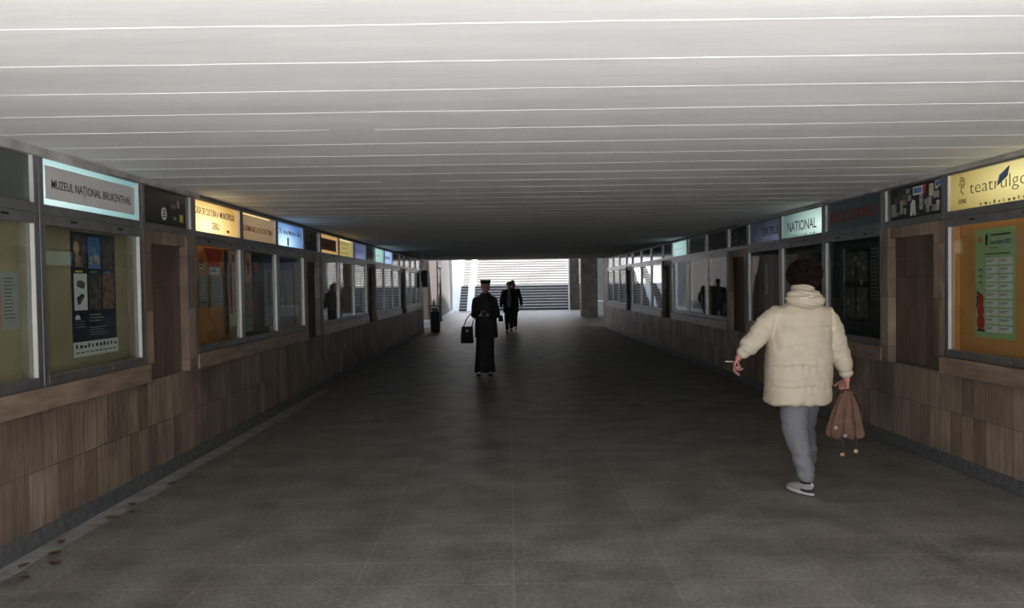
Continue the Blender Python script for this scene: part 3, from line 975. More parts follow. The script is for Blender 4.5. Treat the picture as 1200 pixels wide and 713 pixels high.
# dark theatre cases
r = sheet('R', 'b', .50, 1.08, 1.14, 1.93, 'panel_dark', 'dark grid of show photographs in the case under RADU STANCA', 'photo_board', cat='photo board')
for i in range(2):
    for j in range(2):
        part(r, 'photo', 'dark_mix', .03 + i * .29, .28 + i * .29, .05 + j * .38, .37 + j * .38)
for (x, z) in ((.33, .60), (.27, .66), (.09, .18), (.32, .22), (.33, .12), (.20, .50), (.45, .55), (.40, .40)):
    part(r, 'ticket', 'paper_dull', x, x + .05, z, z + .045, y=-.0025)
r = sheet('R', 'b', 1.10, 1.25, 1.3, 1.95, 'panel_slate', 'grey narrow list beside the dark photograph grid', 'notice')
lines(r, 'paper_dull', .02, .18, .6, 14, .04, h=.006)
r = sheet('R', 'c', .35, .95, 1.25, 1.95, 'dark_mix', 'dim show poster with a pale head, in the case under NATIONAL')
part(r, 'printed_block', 'paper_dull', .35, .5, .35, .6)
part(r, 'printed_block', 'green', .05, .16, .5, .6)
r = sheet('R', 'd', .45, 1.1, 1.15, 1.95, 'dark_mix', 'dim show poster in the case under TEATRUL')
part(r, 'printed_block', 'grey_mix', .3, .42, .25, .7)
for kd, txt in (('H', 'brown sign with strips'), ('J', 'slate blue sign')):
    r = sheet('L', kd, .1, .55, 1.2, 1.85, 'paper_dull', 'pale notice in the display case under the %s' % txt, 'notice')
    lines(r, 'ink', .04, .42, .58, 12, .045, h=.008)

# ------------------------------------------------------------------ beyond the passage
# left: side opening, wall with down pipe, then the long pale wall up to the stairs
struct(MB().box(-8, -3.39, 26.2, 26.5, 0, 3.1).build('wall_side', 'concrete_pink'))
mb = MB()
mb.hexa([(-3.22, 30.2, 0), (-3.20, 33.8, 0), (-8, 33.8, 0), (-8, 30.2, 0), (-3.22, 30.2, 6), (-3.20, 33.8, 6), (-8, 33.8, 6), (-8, 30.2, 6)])
struct(mb.build('wall_corner', 'concrete_pink'))
mb = MB()
mb.hexa([(-3.12, 34.4, 0), (-3.36, 45.2, 0), (-8, 45.2, 0), (-8, 34.4, 0), (-3.12, 34.4, 7), (-3.36, 45.2, 7), (-8, 45.2, 7), (-8, 34.4, 7)])
struct(mb.build('wall_outer', 'concrete'))
mb = MB()
mb.hexa([(-2.98, 34.4, 0), (-3.24, 45.2, 0), (-3.36, 45.2, 0), (-3.12, 34.4, 0), (-3.04, 34.4, .16), (-3.3, 45.2, .16), (-3.36, 45.2, .16), (-3.12, 34.4, .16)])
struct(mb.build('trim_41', 'white_wall'))
struct(MB().box(-3.9, -3.0, 29.0, 30.1, 0, .26).build('trim_42', 'white_wall'))
tag(MB().tube([(-3.06, 33.95, .0), (-3.06, 33.95, 4.5)], .05, 12).tube([(-3.06, 33.95, 2.35), (-3.06, 33.95, 2.45)], .065, 12).build('downpipe', 'pipe', smooth=True),
    'dark vertical downpipe at the wall corner behind the litter bin', 'pipe')
# unseen roof on the pillar, cut back at the left to light the wall
struct(MB().box(-9, 10, 27.3, 30.2, 3.05, 3.6).box(-2.7, 10, 30.2, 42.0, 3.05, 3.6).build('ceiling_landing', 'ceiling'))
struct(MB().box(-8, 10, 41.5, 42.0, 3.6, 17.0).build('wall_facade', 'concrete'))  # unseen tall wall, added to keep sun off the lower flight
struct(tag(MB().box(3.47, 4.26, 37.1, 37.85, 0, 3.048).build('pillar', 'pillar'), 'stone clad pillar nearer the tunnel'))
struct(tag(MB().box(3.70, 4.27, 46.91, 47.29, 0, 5.2).build('pillar', 'pillar'), 'stone clad pillar at the foot of the stairs'))
struct(MB().box(3.62, 3.69, 46.95, 47.29, 0, 5.0).build('trim_43', 'white_wall'))
struct(MB().box(4.9, 10, 45.2, 45.6, 0, 6).build('wall_back', 'concrete'))
struct(MB().box(4.75, 8, 43.6, 45.15, 0, .58).build('trim_44', 'white_wall', bevel=.01))
# stairs in two flights with a landing, pram ramp strip on the left
RISE, RUN = .172, .30
Y_ST = 47.32
def flight(mb, tb, x0, x1, y0, z0, n):
    for i in range(n):
        ya, za = y0 + i * RUN, z0 + i * RISE
        mb.box(x0, x1, ya, ya + RUN + .02, max(-.1, za - .3), za + RISE - .035)
        tb.box(x0, x1, ya - .025, ya + RUN, za + RISE - .035, za + RISE)
def stair_run(name, x0, x1):
    root = thing(name, None, None)
    mb, tb = MB(), MB()
    flight(mb, tb, x0, x1, Y_ST, 0, 9)
    zl, yl = 9 * RISE, Y_ST + 9 * RUN
    mb.box(x0, x1, yl, yl + 1.3, zl - .5, zl - .035)
    tb.box(x0, x1, yl - .025, yl + 1.3, zl - .035, zl)
    flight(mb, tb, x0, x1, yl + 1.3, zl, 17)
    ze, ye = zl + 17 * RISE, yl + 1.3 + 17 * RUN
    mb.box(x0, x1, ye, ye + 2, ze - .5, ze)
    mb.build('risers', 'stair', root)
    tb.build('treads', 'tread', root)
    root['kind'] = 'structure'
    return root
stair_run('stairs', -2.22, 9.0)
stair_run('stairs', -3.12, -2.66)
def ramp(name, x0, x1):
    s1 = [(Y_ST - .15, 0), (Y_ST + 9 * RUN, 9 * RISE + .05), (Y_ST + 9 * RUN + 1.3, 9 * RISE + .05), (Y_ST + 26 * RUN + 1.3, 26 * RISE + .05)]
    vs = [(x0, y, z) for y, z in s1] + [(x0, s1[-1][0], -.1), (x0, s1[0][0], -.1)]
    vs += [(x1, y, z) for y, z in s1] + [(x1, s1[-1][0], -.1), (x1, s1[0][0], -.1)]
    fs = [(0, 1, 2, 3, 4, 5), (11, 10, 9, 8, 7, 6)] + [(i, (i + 1) % 6, (i + 1) % 6 + 6, i + 6) for i in range(6)]
    return struct(MB().add(vs, fs).build(name, 'white_wall'))
ramp('ramp', -2.655, -2.225)
ramp('ramp', -3.62, -3.125)
struct(MB().box(-8, -3.63, 45.25, 58, 0, 7).build('wall_stair', 'white_wall'))
struct(MB().box(-9, 12, 61, 63, 0, 7).build('wall_end', 'concrete'))
struct(MB().box(9.05, 12, 28.3, 62, 0, 7).build('wall_stair_right', 'concrete'))

# unseen court behind the camera; pale stairs added to bounce light into the passage
struct(MB().box(-7.9, -7.5, -16, Y0, 0, 4.2).build('wall_court_left', 'concrete'))
struct(MB().box(8.0, 8.4, -16, Y0, 0, 4.2).build('wall_court_right', 'concrete'))
mb = MB()
for i in range(20):
    mb.box(-7.5, 8, -16 - (i + 1) * .32, -16 - i * .32, -.1, (i + 1) * .17)
struct(tag(mb.build('stairs_court', 'tread'), 'pale stairs behind the camera'))

# ------------------------------------------------------------------ small things at the far end
# litter bin on the left
r = thing('litter_bin', 'dark litter bin with a hooded top at the end of the left wall', 'litter bin', (-2.58, 26.5, 0))
MB().loft([(0, 0, .0, .15, .15), (0, 0, .03, .165, .165), (0, 0, .66, .18, .18), (0, 0, .69, .185, .185)], 20, 5).build('body', 'bin', r)
for sx in (-1, 1):
    MB().box(sx * .17 - .012, sx * .17 + .012, -.02, .02, .69, .88).build('post', 'bin', r)
MB().box(-.235, .19, -.17, .17, .88, .905).build('lid', 'bin', r, bevel=.006)
mb = MB().loft([(0, 0, .69, .12, .12), (0, 0, .82, .125, .125)], 20, 4)
mb.build('liner', 'paper_dull', r)
r = thing('bottle', 'green glass bottle standing on top of the litter bin', 'bottle', (-2.62, 26.5, .906))
MB().loft([(0, 0, 0, .032, .032), (0, 0, .11, .034, .034), (0, 0, .15, .014, .014), (0, 0, .20, .013, .013)], 16).build('body', 'bottle', r, smooth=True)
MB().loft([(0, 0, .2, .015, .015), (0, 0, .215, .015, .015)], 12).build('cap', 'green', r)
# wall box at the end of the left wall
r = thing('wall_box', 'dark box on a bracket sticking out from the far end of the left wall', 'box', (WL, 25.85, 1.54))
MB().box(.03, .20, -.16, .16, 0, .57).build('case', 'bin', r, bevel=.01)
MB().box(.0, .03, -.05, .05, .2, .5).build('bracket', 'pipe', r)
MB().box(.04, .19, -.166, -.16, .03, .54).build('front_plate', 'black', r)
# scrap of paper and dry leaves on the floor
r = MB().add([(-.06, -.02, .003), (.05, -.03, .006), (.075, .03, .003), (-.02, .045, .008)], [(0, 1, 2, 3)])
r.add([(-.06, -.02, .0015), (.05, -.03, .004), (.075, .03, .0015), (-.02, .045, .006)], [(0, 1, 2, 3)])
o = tag(r.build('paper_scrap', 'paper_dull'), 'small pale scrap of paper lying in the middle of the floor', 'litter')
o.location = (.11, 8.08, 0)
M['leaf'] = mat('dry_leaf', (.13, .066, .04), .8, .3, 30)
def leaf_mesh():
    pts = [(-.05, 0), (-.03, .02), (0, .028), (.03, .018), (.055, 0), (.03, -.02), (0, -.026), (-.03, -.016)]
    m_ = MB()
    m_.add([(x, y, .004 + .012 * abs(y) / .028 + .006 * abs(x) / .05) for x, y in pts] + [(0, 0, .003)],
           [(i, (i + 1) % 8, 8) for i in range(8)])
    return m_
lf = tag(leaf_mesh().build('dry_leaf', 'leaf'), 'brown dry leaf on the worn margin by the left skirting', 'leaf', 'dry leaves along the left skirting')
spots = [(-2.70, 4.2), (-2.81, 4.38), (-2.66, 4.42), (-2.76, 4.6), (-2.83, 4.78), (-2.77, 5.28), (-2.70, 5.42), (-2.79, 5.6), (-2.75, 6.2)]
for i, (x, y) in enumerate(spots):
    o = lf if i == 0 else lf.copy()
    if i: COL.objects.link(o)
    o.location = (x, y, .004)
    o.rotation_euler.z = i * 1.3
    o.scale = (.7 + .15 * (i % 3),) * 3
#PEOPLE
# ------------------------------------------------------------------ people
M['skin'] = mat('skin', (.50, .28, .22), .55, .08, 30)
M['skin_red'] = mat('cold_reddened_skin', (.52, .22, .19), .55, .10, 40)
M['coat_cream'] = mat('cream_padded_cloth', (.62, .545, .41), .62, .05, 12, .10, bscale=60)
M['sweat_grey'] = mat('grey_sweat_cloth', (.235, .235, .25), .9, .10, 60, .2, bscale=300)
M['hair_dark'] = mat('dark_curly_hair', (.013, .005, .005), .7, .4, 60, .4, spec=.2, bscale=200)
M['shoe_white'] = mat('white_shoe_leather', (.62, .61, .60), .5, .06, 20)
M['shoe_grey'] = mat('pale_grey_mesh', (.42, .41, .40), .8, .1, 60)
M['shoe_black'] = mat('black_rubber', (.02, .02, .022), .6, .1, 20)
M['bag_tan'] = mat('tan_bag_cloth', (.165, .088, .060), .8, .18, 14, .3, bscale=70)
M['bag_tip'] = mat('light_strap_end', (.55, .33, .22), .7, .1, 20)
M['cloth_black'] = mat('black_cloth', (.014, .014, .016), .85, .2, 20, .2)
M['cloth_dark'] = mat('dark_grey_cloth', (.035, .037, .042), .85, .2, 20, .2)
M['cloth_brown'] = mat('dark_brown_cloth', (.05, .035, .032), .85, .2, 20, .2)
M['shirt_grey'] = mat('grey_shirt', (.34, .345, .36), .85, .1, 20)
M['eye'] = mat('dark_eye', (.02, .015, .012), .3)
M['lip'] = mat('lip', (.35, .12, .11), .5)
M['white_small'] = mat('white_paper_tube', (.75, .74, .72), .7)

def remeshed(name, mb, m, parent, voxel, smooth=4, post=None, level=0):
    """melt overlapping solids into one continuous skin"""
    me = mb.mesh(name)
    tmp = bpy.data.objects.new(name, me)
    COL.objects.link(tmp)
    r = tmp.modifiers.new('r', 'REMESH')
    r.mode = 'VOXEL'
    r.voxel_size = voxel
    if smooth:
        sm = tmp.modifiers.new('s', 'SMOOTH')
        sm.factor = .5
        sm.iterations = smooth
    dg = bpy.context.evaluated_depsgraph_get()
    out = bpy.data.meshes.new_from_object(tmp.evaluated_get(dg))
    bpy.data.objects.remove(tmp)
    out.name = name
    if post:
        n = len(out.vertices)
        co = np.empty(n * 3); out.vertices.foreach_get('co', co); co = co.reshape(-1, 3)
        no = np.array([v.normal[:] for v in out.vertices])
        co = post(co, no)
        out.vertices.foreach_set('co', co.ravel())
        out.update()
    out.materials.clear()
    out.materials.append(M[m] if isinstance(m, str) else m)
    out.polygons.foreach_set('use_smooth', [True] * len(out.polygons))
    o = bpy.data.objects.new(name, out)
    COL.objects.link(o)
    o.parent = parent
    return o

def cap(mb, p0, p1, r0, r1, seg=14):
    p0, p1 = Vector(p0), Vector(p1)
    d = (p1 - p0).normalized()
    pts, rs = [], []
    for t in (-.95, -.7, -.35, 0):
        pts.append(p0 + d * r0 * t); rs.append(r0 * math.sqrt(max(.02, 1 - t * t)))
    for t in (0, .35, .7, .95):
        pts.append(p1 + d * r1 * t); rs.append(r1 * math.sqrt(max(.02, 1 - t * t)))
    return mb.tube(pts, rs, seg)
def chain(mb, pts, rs, seg=14):
    for i in range(len(pts) - 1):
        cap(mb, pts[i], pts[i + 1], rs[i], rs[i + 1], seg)

def hand(mb, w, f, n, thumb, curl=(20, 25, 15), spread=.06, k=1.0, finger_r=.0082, thumb_in=.3, per=None):
    """palm, four fingers of their own length, thumb from the side of the palm. f along the palm, n the way the palm faces, thumb +1/-1 side"""
    w, f, n = Vector(w), Vector(f).normalized(), Vector(n)
    n = (n - f * n.dot(f)).normalized()
    s = f.cross(n) * thumb
    lens = ((.043, .026, .020), (.048, .030, .021), (.044, .028, .021), (.034, .021, .018))
    for i in range(4):
        off = (.030 - .0195 * i) * k
        kn = w + f * (.086 - .004 * abs(i - 1)) * k + s * off
        cap(mb, w + s * off * .65 + f * .012, kn, .0135 * k, .0105 * k, 10)
        a = 0
        p = kn
        dirf = (f + s * spread * (1.2 - i)).normalized()
        cu = per[i] if per else curl
        for j in range(3):
            a += math.radians(cu[j])
            d = dirf * math.cos(a) + n * math.sin(a)
            q = p + d * lens[i][j] * k
            rr = finger_r * (1 - .10 * j) * (.9 if i == 3 else 1)
            cap(mb, p, q, rr, rr * .93, 10)
            p = q
    t0 = w + f * .022 * k + s * .026 * k
    t1 = t0 + (f * .55 + s * .62 + n * thumb_in).normalized() * .040 * k
    t2 = t1 + (f * .80 + s * .22 + n * (thumb_in + .3)).normalized() * .032 * k
    t3 = t2 + (f * .85 - s * .1 + n * (thumb_in + .45)).normalized() * .024 * k
    chain(mb, [t0, t1, t2, t3], [.014 * k, .0105 * k, .0095 * k, .0085 * k], 10)
    cap(mb, w - f * .05, w + f * .02, .024 * k, .026 * k, 12)

def head(mb, c, fwd, k=1.0, up=(0, 0, 1)):
    """head with brow, nose, lips, chin and ears; c at the middle of the head (eye height)"""
    c, fwd, up = Vector(c), Vector(fwd).normalized(), Vector(up)
    rt = fwd.cross(up).normalized()
    def P(a, b, d): return c + (rt * a + fwd * b + up * d) * k
    def el(p, r):
        m2 = MB().ell((0, 0, 0), [x * k for x in r], 16, 12)
        mb.add([p + rt * v[0] + fwd * v[1] + up * v[2] for v in m2.v], m2.f)
    el(P(0, -.012, .028), (.076, .094, .088))
    el(P(0, .022, -.028), (.062, .066, .085))
    el(P(0, .062, -.088), (.026, .022, .020))
    for s in (-1, 1):
        el(P(s * .030, .062, -.020), (.026, .022, .022))
        el(P(s * .078, -.008, -.006), (.010, .020, .031))
        el(P(s * .030, .078, .022), (.026, .012, .008))
        el(P(s * .011, .090, -.032), (.009, .010, .008))
    cap(mb, P(0, .084, .012), P(0, .103, -.028), .009 * k, .0125 * k, 10)
    el(P(0, .084, -.058), (.022, .010, .006))
    el(P(0, .083, -.068), (.019, .010, .006))
    cap(mb, P(0, -.02, -.06), P(0, -.022, -.165), .052 * k, .056 * k)
def face_parts(root, c, fwd, k=1.0):
    c, fwd = Vector(c), Vector(fwd).normalized()
    rt = fwd.cross(Vector((0, 0, 1))).normalized()
    for s in (-1, 1):
        MB().ell(c + (rt * s * .030 + fwd * .082 + Vector((0, 0, .002))) * k, .010 * k, 12, 8).build('eye', 'eye', root, smooth=True)
    MB().ell(c + (fwd * .0905 + Vector((0, 0, -.063))) * k, (.021 * k, .004 * k + abs(fwd.x) * .012 * k, .006 * k), 12, 8).build('mouth', 'lip', root, smooth=True)

def folds(co, no, amp, sc, seed=0.0):
    d = np.array([noise.noise(Vector((p[0] * sc[0] + seed, p[1] * sc[1], p[2] * sc[2]))) for p in co])
    return co + no * (amp * d)[:, None]

def shoe(root, ang, loc, size=1.0, pitch=0.0, sneaker=True):
    """toe along local +y before turning"""
    mt = Matrix.Translation(loc) @ Matrix.Rotation(ang, 4, 'Z') @ Matrix.Rotation(pitch, 4, 'X') @ Matrix.Diagonal((size, size, size, 1))
    def put(m_):
        m_.v = [tuple(mt @ Vector(v)) for v in m_.v]
        return m_
    def foot_outline(z, grow, n=26):
        pts = []
        for i in range(n):
            t = 2 * PI * i / n
            y = .035 + .138 * math.sin(t)
            ww = .036 + .010 * math.sin((y + .1) * 9) if y > -.05 else .034
            pts.append(((ww + grow) * math.cos(t) * (1 if abs(math.sin(t)) < .93 else .9), y + math.copysign(grow, math.sin(t)) * abs(math.sin(t)), z))
        return pts
    n = 26
    def stack(layers):
        vs = [p for l in layers for p in l]
        fs = [(i * n + k, i * n + (k + 1) % n, (i + 1) * n + (k + 1) % n, (i + 1) * n + k) for i in range(len(layers) - 1) for k in range(n)]
        fs += [tuple(range(n - 1, -1, -1)), tuple((len(layers) - 1) * n + k for k in range(n))]
        return MB().add(vs, fs)
    o_ = put(stack([foot_outline(0, -.004), foot_outline(.006, .002), foot_outline(.008, .003)])).build('outsole', 'shoe_black', root, smooth=False)
    if sneaker:
        put(stack([foot_outline(.008, .004), foot_outline(.018, .006), foot_outline(.034, .002)])).build('midsole', 'shoe_white', root, smooth=True)
    def upper(z0):
        L_ = []
        for j, (zz, y0, y1, wd) in enumerate([(z0, -.103, .172, .041), (z0 + .018, -.104, .165, .041), (z0 + .034, -.100, .135, .037), (z0 + .044, -.095, .105, .036), (z0 + .054, -.093, .070, .036), (z0 + .062, -.090, .050, .035)]):
            L_.append([(wd * math.cos(2 * PI * i / n), (y0 + y1) / 2 + (y1 - y0) / 2 * math.sin(2 * PI * i / n), zz) for i in range(n)])
        return stack(L_)
    put(upper(.03 if sneaker else .006)).build('upper', 'shoe_grey' if sneaker else 'shoe_black', root, smooth=True)
    if sneaker:
        m_ = MB()   # black heel counter wrapped round the back
        vs, fs = [], []
        for i in range(13):
            t = -PI / 2 + (i - 6) * .21
            for (zz, gr, yc, yr) in ((.030, .0035, .034, .141), (.052, .0035, .030, .136), (.066 - .004 * abs(i - 6), .002, .02, .122)):
                vs.append(((.041 + gr) * math.cos(t), yc + yr * math.sin(t), zz))
        for i in range(12):
            for j in range(2):
                a = i * 3 + j
                fs.append((a, a + 3, a + 4, a + 1))
        put(m_.add(vs, fs)).build('heel_counter', 'shoe_black', root, smooth=True)
        m_ = MB()
        for i in range(3):
            m_.tube([(-.03, .045 + i * .025, .082 - i * .012), (0, .05 + i * .025, .090 - i * .012), (.03, .045 + i * .025, .082 - i * .012)], .004, 6)
        put(m_).build('laces', 'shoe_black', root, smooth=True)
    return o_

# --- woman in the cream coat, walking away
WX, WY = 2.135, 5.66
wo = thing('person', 'person with curly hair, cream padded coat and grey sweatpants walking away, tan bag in hand', 'person', (WX, WY, 0))
def W(x, y, z): return (x - WX, y - WY, z)
kL, aL = W(2.118, 5.70, .44), W(2.172, 5.615, .095)
kR, aR = W(2.290, 5.96, .47), W(2.405, 6.17, .10)
hipL, hipR = W(2.085, 5.69, .86), W(2.225, 5.73, .86)
shL, elL, wrL = W(1.965, 5.66, 1.315), W(1.815, 5.65, 1.155), W(1.700, 5.66, 1.035)
shR, elR, wrR = W(2.325, 5.66, 1.315), W(2.412, 5.66, 1.10), W(2.493, 5.68, .865)
b = MB()
head(b, W(2.192, 5.73, 1.585), (-.12, 1, 0), 1.0)
cap(b, W(2.19, 5.70, 1.50), W(2.175, 5.67, 1.36), .055, .07)
b.loft([(0.02, .03, .82, .13, .095), (.025, .02, 1.0, .12, .085), (.02, .01, 1.25, .15, .10), (.015, .005, 1.38, .13, .08)], 24)
for (s_, e_, w_) in ((shL, elL, wrL), (shR, elR, wrR)):
    chain(b, [s_, e_, w_], [.052, .040, .027])
chain(b, [hipL, W(2.105, 5.69, .64), kL, aL], [.065, .06, .046, .031])
chain(b, [hipR, W(2.245, 5.80, .66), kR, aR], [.065, .06, .046, .031])
chain(b, [aL, (aL[0] - .028, aL[1] + .06, .056), (aL[0] - .055, aL[1] + .12, .042)], [.030, .026, .02])
chain(b, [aR, (aR[0], aR[1] + .07, .058), (aR[0], aR[1] + .13, .042)], [.030, .026, .02])
fL = Vector(wrL) - Vector(elL)
hand(b, Vector(wrL) + fL.normalized() * .01, (-.45, .1, -.75), (.75, -.25, -.35), -1, k=.92,
     per=((35, 35, 20), (35, 35, 20), (60, 60, 35), (65, 65, 40)))
hand(b, Vector(wrR) + Vector((0, 0, -.01)), (-.02, .02, -1), (-1, 0, 0), 1, k=.95, curl=(84, 92, 50), thumb_in=.75, spread=.02)
remeshed('body', b, 'skin_red', wo, .0048, 3)

face_parts(wo, W(2.192, 5.73, 1.585), (-.12, 1, 0), 1.0)
# trousers
def joggers():
    m_ = MB()
    chain(m_, [hipL, W(2.105, 5.69, .64), kL, W(2.150, 5.655, .25), W(2.166, 5.625, .155)], [.115, .100, .082, .068, .068])
    chain(m_, [hipR, W(2.240, 5.80, .66), kR, W(2.350, 6.07, .27), W(2.400, 6.155, .165)], [.115, .095, .078, .066, .064])
    chain(m_, [hipL, hipR], [.12, .12])
    chain(m_, [W(2.166, 5.625, .150), W(2.170, 5.620, .122)], [.052, .050])
    chain(m_, [W(2.400, 6.155, .155), W(2.405, 6.165, .122)], [.050, .047])
    def post(co, no):
        co = folds(co, no, .010, (9, 9, 5), 3)
        z = co[:, 2]
        ph = z * 60 + co[:, 0] * 26 + 1.5 * np.sin(co[:, 0] * 31 + z * 9)
        wgt = .0062 * np.exp(-((z - .23) / .10) ** 2) + .0048 * np.exp(-((z - .48) / .08) ** 2) + .002 * np.exp(-((z - .62) / .06) ** 2)
        return co + no * (wgt * np.sin(ph))[:, None]
    return remeshed('trousers', m_, 'sweat_grey', wo, .0075, 4, post)
joggers()
# shoes
for nm, ang, loc in (('shoe', math.radians(24), W(2.152, 5.640, 0)), ('shoe', math.radians(-4), W(2.405, 6.18, 0))):
    sh = bpy.data.objects.new(nm, None); COL.objects.link(sh); sh.parent = wo
    shoe(sh, ang, loc, .93)

MB().tube([W(2.168, 5.622, .125), W(2.168, 5.625, .105), W(2.166, 5.628, .088)], [.044, .049, .046], 18).build('sock', 'shoe_black', wo, smooth=True)
MB().tube([W(2.1855, 5.5625, .10), W(2.1865, 5.558, .085), W(2.1865, 5.557, .07)], [.006, .012, .009], 10).build('heel_tab', 'shoe_white', wo, smooth=True)
# padded coat
SEAMS = [.80, .955, 1.105, 1.235]
def coat():
    m_ = MB()
    m_.loft([(.005, .06, .665, .225, .185), (.003, .06, .68, .240, .200), (.003, .045, .80, .242, .190), (.0, .025, .97, .242, .178), (.005, .02, 1.12, .236, .168),
             (.012, .01, 1.25, .226, .150), (.018, .005, 1.33, .212, .132), (.022, .003, 1.375, .180, .112), (.028, .003, 1.41, .125, .092), (.035, .005, 1.45, .085, .075)], 40, 2.35)
    sl = Vector(wrL); sr = Vector(wrR)
    chain(m_, [shL, W(1.885, 5.655, 1.255), elL, W(1.755, 5.655, 1.095), sl - (sl - Vector(elL)).normalized() * .035], [.082, .080, .076, .070, .050], 18)
    chain(m_, [shR, W(2.375, 5.655, 1.225), elR, W(2.455, 5.665, .985), sr + Vector((-.005, 0, .03))], [.082, .080, .078, .072, .052], 18)
    def post(co, no):
        x, y, z = co[:, 0], co[:, 1], co[:, 2]
        out = folds(co, no, .006, (5, 5, 7), 1.7)
        out = folds(out, no, .0035, (15, 15, 34), 6.1)
        d = np.zeros(len(co))
        body = (x > -.215) & (x < .235)
        # torso quilting: a stitched groove with padding puffed between
        for s in SEAMS:
            zz = s + .006 * np.sin(x * 21 + s * 9)
            d -= np.where(body, .0062 * np.exp(-((z - zz) / .008) ** 2), 0)
        ss = [.66] + SEAMS + [1.40]
        for a, b_ in zip(ss[:-1], ss[1:]):
            t = np.clip((z - a) / (b_ - a), 0, 1)
            d += np.where(body & (z >= a) & (z < b_), .003 * np.sin(PI * t), 0)
        # vertical puckers running into the stitch lines
        for s in SEAMS:
            d += np.where(body, .0028 * np.exp(-((z - s) / .035) ** 2) * np.sin(x * 95 + 3 * np.sin(x * 13 + s * 7)), 0)
        # elastic hem
        d += np.where(body, .006 * np.exp(-((z - .675) / .02) ** 2) * np.sin(x * 46 + 2 * np.sin(x * 11)), 0)
        # sleeves
        for (A, B, C) in ((shL, elL, wrL), (shR, elR, wrR)):
            A, B, C = (np.array(q) for q in (A, B, C))
            ax = (C - A) / np.linalg.norm(C - A)
            t = (co - A) @ ax
            off = co - A - np.outer(t, ax)
            rad = np.linalg.norm(off, axis=1)
            arm = (~body) & (rad < .17)
            for s in (.115, .225, .335, .435):
                zz = s + .012 * np.sin(off[:, 1] * 30 + s * 21)
                d -= np.where(arm, .0075 * np.exp(-((t - zz) / .009) ** 2), 0)
            d += np.where(arm, .003 * np.sin(t * 70 + off[:, 1] * 28), 0)
        # centre of armhole creases
        for sx in (-.205, .222):
            d -= np.where(z > 1.08, .006 * np.exp(-((x - sx - .03 * (1.2 - z)) / .012) ** 2), 0)
        return out + no * d[:, None]
    return remeshed('coat', m_, 'coat_cream', wo, .0075, 5, post)
coat()
def hood():
    m_ = MB()
    m_.ell(W(2.160, 5.60, 1.445), (.150, .105, .048), 24, 14)
    m_.ell(W(2.170, 5.580, 1.415), (.118, .090, .050), 24, 14)
    m_.ell(W(2.155, 5.62, 1.478), (.128, .100, .036), 24, 14)
    m_.loft([(2.165 - WX, 5.66 - WY, 1.42, .105, .10), (2.165 - WX, 5.665 - WY, 1.50, .092, .092), (2.165 - WX, 5.672 - WY, 1.535, .080, .084), (2.165 - WX, 5.675 - WY, 1.55, .062, .068)], 24)
    def post(co, no):
        out = folds(co, no, .012, (9, 9, 22), 4.2)
        z, x = co[:, 2], co[:, 0]
        d = -.009 * np.exp(-((z - 1.452 - .018 * np.sin(x * 14)) / .007) ** 2) - .008 * np.exp(-((z - 1.492 + .012 * np.sin(x * 19)) / .006) ** 2)
        d += .0025 * np.sin(z * 260 + x * 60)
        return out + no * d[:, None]
    return remeshed('hood', m_, 'coat_cream', wo, .0065, 3, post)
hood()
# curly hair: a cap of small spirals
def curls():
    m_ = MB()
    c = Vector(W(2.192, 5.705, 1.628))
    R_ = Vector((.112, .118, .100))
    m_.ell(c, (R_.x * .90, R_.y * .86, R_.z * .90), 20, 14)
    m_.ell(c + Vector((.03, -.03, -.06)), (.085, .08, .05), 16, 10)
    rnd = random.Random(5)
    n = 330
    for i in range(n):
        zz = 1 - 2 * (i + .5) / n
        ph = i * 2.39996
        rr = math.sqrt(1 - zz * zz)
        d = Vector((rr * math.cos(ph), rr * math.sin(ph), zz))
        if d.y > .62 and d.z < .45:
            continue
        p = c + Vector((d.x * R_.x, d.y * R_.y, d.z * R_.z))
        if d.z < -.35:
            p.z -= .02 * (1 if d.x > -.1 else .2)
        ax = (d + Vector((rnd.uniform(-.8, .8), rnd.uniform(-.8, .8), rnd.uniform(-.9, .3)))).normalized()
        a = ax.cross(Vector((.3, .5, .8))).normalized()
        b_ = ax.cross(a)
        turns = rnd.uniform(1.2, 2.0)
        r0 = rnd.uniform(.008, .013)
        pts = []
        for k in range(11):
            t = k / 10
            an = 2 * PI * turns * t
            pts.append(p + ax * (t - .5) * .034 + r0 * (math.cos(an) * a + math.sin(an) * b_))
        m_.tube(pts, [.0025, .0042, .0048, .005, .005, .005, .005, .005, .0048, .0042, .002], 6)
    return m_.build('hair', 'hair_dark', wo, smooth=True)
curls()
# cigarette between the fingers of the left hand
o = MB().tube([(0, 0, 0), (-.072, .0, .004)], .004, 10).build('cigarette', 'white_small', smooth=True)
tag(o, 'thin white cigarette held in the left hand of the person in the cream coat', 'cigarette')
CIG = o
o.location = (1.658, 5.665, .985)
